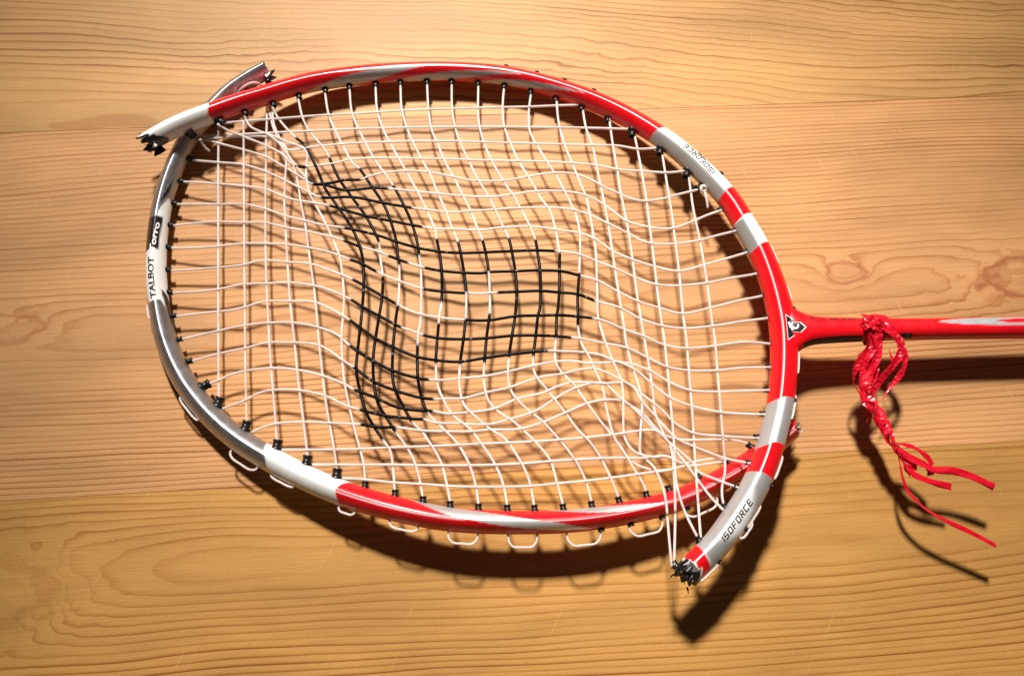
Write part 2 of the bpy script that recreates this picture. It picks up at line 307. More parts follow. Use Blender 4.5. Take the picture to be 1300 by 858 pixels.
RED = (0.78, 0.003, 0.010); WHITE = (0.84, 0.85, 0.83); SILVER = (0.44, 0.445, 0.46); GREY = (0.34, 0.34, 0.33); BLACK = (0.012, 0.011, 0.012); PIN = (0.86, 0.68, 0.68)
NSEG = 52
class Tube:
    """hoop tube swept along a surveyed centre line: control = (photo x, photo y, height mm, width mm)"""
    def __init__(self, ctrl, inner_left, depth=10.6, e=1.36, step=1.1, roll=lambda x, y: 0.0):
        pts = resample(spline(ctrl, 20), step)
        self.px = [p[:2] for p in pts]; self.h = [p[2] for p in pts]; self.w = [p[3] for p in pts]; self.roll = [math.radians(roll(p[0], p[1])) for p in pts]
        self.c = [P(p[0], p[1], p[2]) for p in pts]; n = len(pts)
        self.t = [(self.c[min(n - 1, i + 2)] - self.c[max(0, i - 2)]).normalized() for i in range(n)]
        Z = Vector((0, 0, 1)); self.side = []; self.up = []
        for t in self.t:
            s = (Z.cross(t) if inner_left else t.cross(Z)).normalized(); u = s.cross(t); u = u if u.z > 0 else -u
            self.side.append(s); self.up.append(u)
        self.s = [0.0]
        for a, b in zip(self.c, self.c[1:]): self.s.append(self.s[-1] + (b - a).length * 1000)
        self.depth = depth; self.e = e; self.n = n
    def at(self, px, py):
        return min(range(self.n), key=lambda i: (self.px[i][0] - px) ** 2 + (self.px[i][1] - py) ** 2)
    def S(self, px, py): return self.s[self.at(px, py)]
    def surf(self, i, phi, k=1.0):
        sx, cz = math.sin(phi), math.cos(phi); e = self.e
        X = math.copysign(abs(sx) ** e, sx) * self.w[i] * 0.5 * MM * k; Zz = math.copysign(abs(cz) ** e, cz) * self.depth * 0.5 * MM * k
        cr_, sr_ = math.cos(self.roll[i]), math.sin(self.roll[i])   # roll leans the crest inwards
        return self.c[i] + self.side[i] * (X * cr_ + Zz * sr_) + self.up[i] * (Zz * cr_ - X * sr_)
    def build(self, name, colour, jag0=None, jag1=None, parent=None):
        verts, faces, cols, met = [], [], [], []
        for i in range(self.n):
            for j in range(NSEG):
                phi = 2 * math.pi * j / NSEG; v = self.surf(i, phi)
                for jag, end, sg in ((jag0, 0, -1), (jag1, self.n - 1, 1)):
                    if jag:
                        d = abs(self.s[i] - self.s[end])
                        if d < 9: v = v + self.t[i] * (sg * jag(phi) * MM * (1 - d / 9) ** 1.0)
                verts.append(v); c, m = colour(self.s[i], phi if phi <= math.pi else phi - 2 * math.pi); cols.append(c); met.append(m)
        for i in range(self.n - 1):
            for j in range(NSEG):
                a = i * NSEG + j; b = i * NSEG + (j + 1) % NSEG; f = (a, a + NSEG, b + NSEG, b); faces.append(f)
        # hollow inside at the two ends
        for end, sg, jag in ((0, -1, jag0), (self.n - 1, 1, jag1)):
            base = len(verts)
            for k, (back, rad) in enumerate(((0, 0.80), (7, 0.78), (7, 0.02))):
                for j in range(NSEG):
                    phi = 2 * math.pi * j / NSEG; v = self.surf(end, phi, rad) - self.t[end] * (sg * back * MM)
                    if jag and k == 0: v = v + self.t[end] * (sg * jag(phi) * MM)
                    verts.append(v); cols.append(BLACK); met.append(0.0)
            for j in range(NSEG):
                j2 = (j + 1) % NSEG
                faces.append((end * NSEG + j, end * NSEG + j2, base + j2, base + j) if end else (end * NSEG + j2, end * NSEG + j, base + j, base + j2))
                for k in range(2):
                    q = (base + k * NSEG + j, base + k * NSEG + j2, base + (k + 1) * NSEG + j2, base + (k + 1) * NSEG + j); faces.append(q if end else q[::-1])
        me = part(name, verts, faces, M_PAINT, parent, cols=cols, metal=met)
        bm = bmesh.new(); bm.from_mesh(me.data); bmesh.ops.recalc_face_normals(bm, faces=bm.faces); bm.to_mesh(me.data); bm.free()
        self.obj = me
        self.bvh = BVHTree.FromPolygons([Vector(v) for v in verts], faces)
        return me

def jagf(seed, lo, hi):
    r = random.Random(seed); n = 11; vals = [r.uniform(lo, hi) for _ in range(n)]
    def f(phi):
        x = (phi % (2 * math.pi)) / (2 * math.pi) * n; i = int(x) % n; t = x - int(x)
        return vals[i] * (1 - t) + vals[(i + 1) % n] * t
    return f

# lower piece: silver left arc, white joint, red bottom; its right end is tucked under the upper piece
TA = Tube([(338, 89.5, 8, 7.4), (318, 100.5, 7.4, 7.6), (293, 117.5, 6.6, 8.0), (268, 142, 6, 8.4), (245, 167, 5.8, 8.0), (225, 204, 5.6, 8.0), (208, 252, 5.4, 8.0), (200, 300, 5.4, 8.0), (198.5, 350, 5.4, 8.0),
           (203, 395, 5.4, 8.0), (213, 438, 5.5, 8.1), (233, 482, 5.8, 8.3), (262, 521, 6.4, 8.4), (298, 554, 7.4, 8.5), (340, 581, 8.8, 8.9), (390, 607, 10.6, 8.8), (433, 625, 12.2, 8.8), (500, 645, 14.6, 8.6), (577, 659.5, 16, 8.3),
           (666, 663, 16.4, 8), (729, 660.5, 16, 8), (795, 651, 15, 8), (861, 634, 13.6, 7.8), (920, 606, 12.2, 7.8), (958, 582, 11.4, 7.8), (985, 562, 11, 7.6), (1007, 543, 11, 7.2)], True)
# upper piece: white stub, red top, striped right side with the throat, snapped lower end
TB = Tube([(187, 181, 15.2, 8.2), (208, 169, 15, 8.4), (233, 157, 14.8, 8.6), (270, 143, 14, 8.6), (304, 131, 12.6, 8.6), (337, 121, 10.8, 8.6), (370, 111, 9.2, 8.6), (404, 103, 8, 8.6), (460, 95.5, 7.2, 8.6), (542, 91, 7, 8.6),
           (600, 92.5, 7, 8.6), (644, 97, 7.2, 8.6), (706, 112, 7.6, 8.8), (773, 137, 8.6, 9), (834, 171, 10.6, 9.1), (874, 201, 12.6, 9.2), (924, 252, 15, 9.3), (944, 283, 15.8, 9.3), (965, 320, 16.4, 9.4), (983, 367, 16.6, 9.8),
           (993, 410, 16.8, 10.2), (995.5, 450, 17.2, 10.2), (993.5, 490, 18, 9.8), (990, 515, 18.6, 9.6), (982, 550, 19.8, 9.6), (973, 582, 21, 9.6), (961, 611, 21.8, 9.6), (940, 648, 22.2, 9.6), (908, 692, 22.2, 9.4), (884, 716, 22, 9.2), (871, 730, 22, 9)], False, roll=lambda x, y: 6 + 5 * sm(800, 930, x) + 5 * sm(300, 400, y) if y < 400 else 16 - 3 * sm(480, 560, y))

def band(x, a, b, soft=0.25): return sm(a - soft, a + soft, x) * (1 - sm(b - soft, b + soft, x))
D = math.degrees
sa = {k: TA.S(*v) for k, v in dict(w0=(207, 255), t0=(203, 281), t1=(198.5, 322), t2=(200, 380), w1=(203, 394), k1=(214, 440), j1=(340, 581), j2=(433, 625), b0=(515, 648), b2=(752, 658), b3=(690, 663), b4=(860, 635), p1=(590, 660), p2=(665, 663), end=(1007, 543)).items()}
def blade(s, q, s0, s1, q0, q1, w0, w1):
    """slanting swoosh: from angle q0 at s0 to q1 at s1"""
    t = (s - s0) / (s1 - s0)
    if t < 0 or t > 1: return 0.0
    c = q0 + (q1 - q0) * t; wdt = (w0 + (w1 - w0) * t) * math.sin(math.pi * t ** 0.8) * 0.62
    return band(q, c - wdt, c + wdt, 3.0) if wdt > 0.5 else 0.0
def col_A(s, phi):
    q = D(phi)                                          # + is the inner side
    c, m = SILVER, 0.96
    if s < sa['k1'] + 4:
        a = sm(sa['w0'] - 6, sa['w0'] + 10, s) * (1 - sm(sa['w1'] - 8, sa['w1'] + 6, s))
        k = band(q, (-66 if sa['t1'] - 1 < s < sa['t2'] + 2 else 12) + 60 * (1 - a), 20 + 110 * a, 3)
        if a > 0.02: c, m = mix(c, WHITE, k), m * (1 - k)
        k = band(s, sa['t0'], sa['t1'], .5) * band(q, -84, 36 + 10 * (sa['t1'] - s) / (sa['t1'] - sa['t0']), 3)
        c, m = mix(c, BLACK, k), m * (1 - k)
        t = (s - sa['w1'] + 7) / (sa['k1'] - sa['w1'] + 5)
        if 0 < t < 1:
            k = band(q, 42 + 36 * t, 42 + 36 * t + 46 * math.sin(math.pi * min(1, t * 1.1)) ** 0.7, 3); c, m = mix(c, BLACK, k), m * (1 - k)
        t = (s - sa['w0'] + 9) / 14
        if 0 < t < 1:
            k = band(q, 8 + 40 * (1 - t), 8 + 40 * (1 - t) + 22 * math.sin(math.pi * t), 3); c, m = mix(c, BLACK, k), m * (1 - k)
    k = sm(sa['j1'] - 0.2, sa['j1'] + 0.2, s + 3.5 * math.sin(phi * .9)); c, m = mix(c, WHITE, k), m * (1 - k)
    k = sm(sa['j2'] - 0.2, sa['j2'] + 0.2, s + 2.6 * math.cos(phi * 1.2) - 2); c, m = mix(c, RED, k), m * (1 - k)
    if k > 0.5:
        pq = -14 + 8 * math.sin((s - sa['j2']) * 0.02)
        gone = band(s, sa['p1'], sa['p2'], 2)
        c = mix(c, PIN, band(q, pq - 4.5, pq + 4.5, 2.5) * (1 - gone))
        for s0, s1, q0, q1, w0, w1 in ((sa['b0'], sa['b2'], 78, -66, 50, 62), (sa['b3'], sa['b4'], 84, -14, 34, 30)):
            k3 = blade(s, q, s0, s1, q0, q1, w0, w1); c = mix(c, mix((0.42, 0.42, 0.41), WHITE, sm(46, 10, q)), k3); m = max(m, 0.4 * k3)  # grey swoosh paint; whitening towards the crest is a highlight put into the colour
    return c, m
jB0 = jagf(3, -3.5, 3.2); jB1 = jagf(11, -1.2, 1.6); jA0 = jagf(5, -1.6, 1.2); jA1 = jagf(8, -3, 1.5)
sb = {k: TB.S(*v) for k, v in dict(r0=(268, 144), w1=(835, 172), r1=(921, 248), w2=(942, 281), r2=(963, 317), g1=(991, 511), r3=(977, 569), g2=(964, 606), r4=(893, 707), e=(871, 730), a0=(372, 110), a1=(478, 94), a2=(555, 91), a3=(592, 92), a4=(668, 102), a5=(745, 126)).items()}
def col_B(s, phi):
    q = D(phi); c, m = WHITE, 0.0
    k = sm(sb['r0'] - .2, sb['r0'] + .2, s - 2.4 * abs(math.sin((phi - 0.6) * .8)) + 1.5); c = mix(c, RED, k)
    if k > .5 and s < sb['w1'] + 3:
        pq = -4 + 5 * math.sin(s * .03); c = mix(c, PIN, band(q, pq - 4, pq + 4, 2))
        for s0, s1, q0, q1, w0, w1 in ((sb['a0'], sb['a2'], 100, -8, 58, 30), (sb['a1'], sb['a4'], 100, 8, 44, 22), (sb['a3'], sb['a5'], 100, 10, 40, 16)):
            k3 = blade(s, q, s0, s1, q0, q1, w0, w1); c = mix(c, mix((0.42, 0.42, 0.405), WHITE, sm(36, 8, q)), k3); m = max(m, 0.4 * k3)  # grey swooshes, with a painted highlight turning them white near the crest
        k3 = blade(s, q, sb['a0'] + 18, sb['a2'] + 22, 4, -14, 20, 16); c = mix(c, WHITE, k3)  # white streaks on the crest, this and the next: top highlights painted in
        k3 = blade(s, q, sb['a2'], sb['a3'] + 32, -2, -6, 8, 14); c = mix(c, WHITE, k3)
    def sw(c, m, key, tgt, tm, skew):
        k = sm(sb[key] - .2, sb[key] + .2, s + skew * math.sin(phi)); return mix(c, tgt, k), m * (1 - k) + tm * k
    c, m = sw(c, m, 'w1', WHITE, 0.0, 1.2)
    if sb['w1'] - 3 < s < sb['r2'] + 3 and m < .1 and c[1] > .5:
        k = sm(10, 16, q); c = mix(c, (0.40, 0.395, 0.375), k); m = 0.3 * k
        k = band(s, sb['w1'] + 1, sb['w1'] + 9, 1) * band(q, -44, -32 + 2 * (s - sb['w1'] - 9), 4); c = mix(c, (0.3, 0.3, 0.3), k)
    c, m = sw(c, m, 'r1', RED, 0, -0.8)
    if sb['w2'] - 2 < s: c, m = sw(c, m, 'w2', WHITE, 0.0, -0.8)
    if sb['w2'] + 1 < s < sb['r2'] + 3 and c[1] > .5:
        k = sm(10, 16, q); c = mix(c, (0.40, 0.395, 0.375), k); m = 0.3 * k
    c, m = sw(c, m, 'r2', RED, 0, -1.0)
    c, m = sw(c, m, 'g1', (0.50, 0.50, 0.49), 0.45, -2.2)
    if s > sb['g1'] - 3 and m > .2:
        k = band(q, -26, 12, 4); c = mix(c, WHITE, k * .9); m = m * (1 - k)
    c, m = sw(c, m, 'r3', RED, 0, -2.6); c, m = sw(c, m, 'g2', (0.50, 0.50, 0.49), 0.45, -0.8)
    if s > sb['g2'] - 3 and m > .2:
        k = band(q, -70, 14, 6) * sm(sb['g2'] + 2, sb['g2'] + 9, s + .12 * q) * (1 - sm(sb['r4'] - 9, sb['r4'] - 3, s - .1 * q)); k = max(k, band(q, -6, 14, 4)); c = mix(c, WHITE, k * .95); m = m * (1 - k)
    c, m = sw(c, m, 'r4', RED, 0, 1.0)
    if (sb['r1'] < s < sb['g1'] + 1) or sb['r3'] - 2 < s < sb['g2'] + 2 or s > sb['r4'] - 1.5:
        if c[1] < .1: c = mix(c, PIN, band(q, -1, 7, 2))
    if s < 9:                                           # scorched, torn carbon showing at the snapped end
        k = sm(-.3, .3, (5.5 - 6.5 * math.cos((phi - 1.9)) * -.9 + jB0(phi * 2) * .5) - s - 2.2) if q > 20 else sm(-.3, .3, 0.9 + .3 * jB0(phi * 3) - s); c = mix(c, BLACK, k)
    d = sb['e'] - s
    if d < 9:
        lim = 2.8 + 1.2 * jB1(phi * 3 + 1); k = sm(-.2, .2, lim + .9 - d); c = mix(c, WHITE, k); k = sm(-.2, .2, lim - d); c = mix(c, BLACK, k); m = 0
    return c, m
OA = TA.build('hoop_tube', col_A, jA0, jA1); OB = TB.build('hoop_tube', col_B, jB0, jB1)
OA['label'] = 'silver, white and red lower piece of the snapped hoop'; OB['label'] = 'red and white upper piece of the snapped hoop joined to the shaft'

# ------------------------------------------------------------------ shaft with flared throat
def build_shaft():
    ctrl = [(988, 419, 16.8, 36, 3.6), (1000, 419, 16.7, 33, 4.6), (1008, 419, 16.6, 29, 5.0), (1016, 419, 16.5, 24, 5.0), (1026, 419.2, 16.4, 19.6, 5.0), (1040, 419.3, 16.2, 17, 4.9), (1062, 419, 16, 15.8, 4.7), (1090, 418.6, 15.8, 14.8, 4.4), (1130, 418, 15.6, 13.8, 4.2), (1180, 417.5, 15.4, 13.4, 4.15), (1300, 416, 15, 13.6, 4.15), (1480, 413.8, 14.6, 13.8, 4.15), (2100, 406, 13.6, 14.2, 4.15)]
    pts = resample(spline(ctrl, 20), 1.4); n = 48; verts, faces, cols, met = [], [], [], []
    up = Vector((0, 0, 1))
    for i, p in enumerate(pts):
        c = P(p[0], p[1], p[2]); a = P(*pts[max(0, i - 1)][:3]); b = P(*pts[min(len(pts) - 1, i + 1)][:3]); t = (b - a).normalized(); sd = up.cross(t).normalized()
        wid = p[3] * 0.31 * MM; hh = p[4] * MM
        for j in range(n):
            f = 2 * math.pi * j / n; verts.append(c + sd * (wid * math.sin(f)) + up * (hh * math.cos(f)))
            off = -math.sin(f) * p[3] if math.cos(f) > 0 else 99         # photo px below the centre line
            col = RED; m = 0.0
            # silver swoosh with a red tongue inside
            tx = (p[0] - 1185) / 75
            if tx > 0 and off < 90:
                hw = 6.4 * (1 - math.exp(-2.2 * tx)); k = band(off, -5.5 - hw, -5.5 + hw, .6); k *= sm(0, .03, tx)
                col = mix(col, (0.46, 0.50, 0.52), k); m = .3 * k
                t2 = (p[0] - 1257) / 60
                if t2 > 0:
                    k = band(off, -5.5 - 3.9 * (1 - math.exp(-3.5 * t2)), -5.5 + 3.9 * (1 - math.exp(-3.5 * t2)), .5); col = mix(col, RED, k); m *= 1 - k
            cols.append(col); met.append(m)
    for i in range(len(pts) - 1):
        for j in range(n): a = i * n + j; b = i * n + (j + 1) % n; faces.append((a, a + n, b + n, b))
    faces.append(tuple(range(n))[::-1]); faces.append(tuple((len(pts) - 1) * n + j for j in range(n)))
    o = part('shaft', verts, faces, M_PAINT, cols=cols, metal=met)
    bm = bmesh.new(); bm.from_mesh(o.data); bmesh.ops.recalc_face_normals(bm, faces=bm.faces); bm.to_mesh(o.data); bm.free()
    return o, BVHTree.FromPolygons([Vector(v) for v in verts], faces)
OS, BS = build_shaft()

# ------------------------------------------------------------------ printed marks laid on the lacquer
def on_surface(px, py, trees, lift=0.00008):
    d = ray(px, py); best = None
    for t in trees:
        hit = t.ray_cast(CAM, d)
        if hit[0] is not None and (best is None or hit[3] < best[2]): best = (hit[0], hit[1], hit[3])
    if best is None: return None
    n = best[1] if best[1].dot(d) < 0 else -best[1]
    return best[0] + n * lift
def decal(name, polys, mat, parent, trees, lift=0.00008, cell=1.2):
    """polys: list of (verts2d, faces) in survey pixels; cut small and laid on the surface"""
    bm = bmesh.new()
    for vs, fs in polys:
        bv = [bm.verts.new((x, y, 0)) for x, y in vs]
        for f in fs:
            try: bm.faces.new([bv[i] for i in f])
            except ValueError: pass
    bmesh.ops.triangulate(bm, faces=bm.faces)
    for _ in range(3):
        lng = [e for e in bm.edges if e.calc_length() > cell]
        if not lng: break
        bmesh.ops.subdivide_edges(bm, edges=lng, cuts=1); bmesh.ops.triangulate(bm, faces=bm.faces)
    dead = []
    for v in bm.verts:
        h = on_surface(v.co.x, v.co.y, trees, lift)
        if h is None: dead.append(v)
        else: v.co = RI @ h
    bmesh.ops.delete(bm, geom=dead, context='VERTS')
    me = bpy.data.meshes.new(name); bm.to_mesh(me); bm.free(); me.materials.append(mat)
    o = bpy.data.objects.new(name, me); COL.objects.link(o); o.parent = parent; return o
def text_polys(txt, path, height, shear=0.0, widen=1.0, gap=1.0, bold=0.0):
    """letters along a survey path; letter tops point to the left of travel"""
    cu = bpy.data.curves.new('lettering_source', 'FONT'); cu.body = txt; cu.shear = shear; cu.space_character = gap; cu.size = 1; cu.resolution_u = 3; cu.offset = bold
    ob = bpy.data.objects.new('lettering_source', cu); COL.objects.link(ob); bpy.context.view_layer.update()
    me = bpy.data.meshes.new_from_object(ob.evaluated_get(bpy.context.evaluated_depsgraph_get()))
    vs = [(v.co.x, v.co.y) for v in me.vertices]; fs = [tuple(p.vertices) for p in me.polygons]
    bpy.data.objects.remove(ob); bpy.data.curves.remove(cu); bpy.data.meshes.remove(me)
    x0 = min(v[0] for v in vs); x1 = max(v[0] for v in vs); y1 = max(v[1] for v in vs)
    pts = resample(spline(path, 16), 0.5); N = len(pts) - 1; out = []
    for x, y in vs:
        u = (x - x0) / (x1 - x0) * N; i = min(N - 1, int(u)); p = mix(pts[i], pts[i + 1], u - i)
        a, b = pts[max(0, i - 4)], pts[min(N, i + 5)]; dx, dy = b[0] - a[0], b[1] - a[1]; l = math.hypot(dx, dy)
        nx, ny = dy / l, -dx / l; out.append((p[0] + nx * y / y1 * height, p[1] + ny * y / y1 * height))
    return [(out, fs)]
def stroke_polys(txt, path, height, shear=0.3, st=0.17, w=0.78, gap=0.24):
    """squared sports lettering made of bars"""
    x = 0.0; quads = []; h2 = 0.5
    for ch in txt:
        def hb(y, a=0.0, b=None, ): quads.append([(x + a, y), (x + (w if b is None else b), y), (x + (w if b is None else b), y + st), (x + a, y + st)])
        def vb(xx, a=0.0, b=1.0): quads.append([(x + xx, a), (x + xx + st, a), (x + xx + st, b), (x + xx, b)])
        m = h2 - st / 2
        if ch == 'I': vb(0); x += st + gap; continue
        if ch in 'OC': hb(0); hb(1 - st); vb(0, st, 1 - st)
        if ch == 'O': vb(w - st, st, 1 - st)
        if ch == 'S': hb(0); hb(m); hb(1 - st); vb(0, m + st, 1 - st); vb(w - st, st, m)
        if ch in 'FE': vb(0); hb(1 - st, st); hb(m, st, w * .88)
        if ch == 'E': hb(0, st)
        if ch == 'R': vb(0); hb(1 - st, st); hb(m, st); vb(w - st, m + st, 1 - st); quads.append([(x + w * .45, m), (x + w * .45 + st * 1.2, m), (x + w + st * .1, 0), (x + w - st * 1.1, 0)])
        x += w + gap
    L = x - gap + shear; pts = resample(spline(path, 16), 0.5); N = len(pts) - 1; polys = []
    for q in quads:
        o = []
        for (a, b) in q:
            u = (a + shear * b) / L * N; i = max(0, min(N - 1, int(u))); p = mix(pts[i], pts[i + 1], u - i)
            A, B = pts[max(0, i - 4)], pts[min(N, i + 5)]; dx, dy = B[0] - A[0], B[1] - A[1]; l = math.hypot(dx, dy)
            o.append((p[0] + dy / l * b * height, p[1] - dx / l * b * height))
        polys.append((o, [(0, 1, 2, 3)]))
    return polys
tr = [TA.bvh, TB.bvh, BS]
decal('lettering', stroke_polys('ISOFORCE', [(920.5, 688), (938.5, 664), (957.5, 636)], 8.0), M_PRINT_K, OB, [TB.bvh])
decal('lettering', stroke_polys('ISOFORCE', [(908.5, 218.5), (891, 198.5), (870, 181)], 6.6), M_PRINT_K, OB, [TB.bvh])
decal('lettering', [([(887, 193.5), (891.5, 197), (890.5, 198), (886, 194.4)], [(0, 1, 2, 3)]), ([(892, 199), (896.5, 203), (895.6, 204), (891, 200)], [(0, 1, 2, 3)])], M_PRINT_K, OB, [TB.bvh])
decal('lettering', text_polys('TALBOT', [(198.2, 378), (195, 352), (194.8, 326)], 6.8, 0.0, bold=0.03), M_PRINT_K, OA, [TA.bvh])
decal('lettering', text_polys('Torro', [(196.6, 319.5), (198.6, 301), (203.2, 283)], 7.0, 0.15, bold=0.035), M_PRINT_W, OA, [TA.bvh])
def em(pts): return [((980 + x / 10.83), (380 + y / 10.83)) for x, y in pts]
def emb(k, *polys): return [(em([(250 + (x - 250) * k, 382 + (y - 382) * k) for x, y in p]), [tuple(range(len(p)))]) for p in polys]
shape = ([(184, 200), (296, 274), (232, 382)], [(232, 382), (312, 498), (222, 560)], [(184, 200), (232, 382), (222, 560)], [(232, 382), (280, 312), (397, 312), (476, 382), (402, 454), (300, 446)])
arc = lambda r, a: (322 + r * math.cos(a), 362 + r * 0.95 * math.sin(a))
cmark = [[arc(26, a0), arc(50, a0), arc(50, a1), arc(26, a1)] for a0, a1 in [(math.radians(-35 + k * 25), math.radians(-10 + k * 25)) for k in range(8)]]
EM = decal('emblem', emb(1.0, *shape), M_PRINT_W, OS, tr, 0.00006, 1.0); EM.parent = RACKET
decal('emblem_field', emb(0.90, *shape), M_PRINT_K, EM, tr, 0.00014, 1.0)
decal('emblem_mark', [(em(p), [(0, 1, 2, 3)]) for p in cmark + [[(208, 318), (236, 304), (300, 410), (272, 436)], [(226, 378), (250, 392), (292, 338), (270, 322)]]], M_PRINT_W, EM, tr, 0.00022, 1.0)
strip = [(1019, 435.5), (1030, 431), (1050, 428), (1070, 426.3), (1095, 425.5), (1095, 434.2), (1070, 435.4), (1050, 437), (1030, 439.6), (1022, 442)]
decal('label_strip', [(strip, [tuple(range(len(strip)))])], M_PRINT_K, OS, [BS], 0.00006, 1.2)
rr = random.Random(4)
bars = []
for k in range(15):
    x = 1044 + k * 3.1; y = 429.6 - (x - 1044) * 0.05; hgt = rr.uniform(2.6, 4.2); bw = rr.uniform(1.2, 2.3)
    bars.append(([(x, y), (x + bw, y), (x + bw, y + hgt), (x, y + hgt)], [(0, 1, 2, 3)]))
decal('label_print', bars, M_PRINT_G, OS, [BS], 0.00012, 1.0)
decal('label_strip', [([(1136, 423.5), (1158, 422.6), (1158, 429.2), (1136, 430)], [(0, 1, 2, 3)])], M_PRINT_K, OS, [BS], 0.00006, 1.2)
ring = [(1152 + 3.0 * math.cos(a), 426 + 2.4 * math.sin(a)) for a in [k * math.pi / 8 for k in range(16)]] + [(1152 + 1.6 * math.cos(a), 426 + 1.2 * math.sin(a)) for a in [k * math.pi / 8 for k in range(16)]]
decal('label_print', [(ring, [(k, (k + 1) % 16, 16 + (k + 1) % 16, 16 + k) for k in range(16)])], M_PRINT_G, OS, [BS], 0.00012, 1.0)
bars = []
for x0, x1 in ((1028, 1036), (1040, 1046), (1053, 1064), (1068, 1074), (1076, 1089)):
    y = 403.1 + (x0 - 1028) * 0.03; bars.append(([(x0, y), (x1, y + .3), (x1, y + 1.7), (x0, y + 1.4)], [(0, 1, 2, 3)]))
decal('label_print', bars, M_PRINT_K, OS, [BS], 0.00008, 1.0)

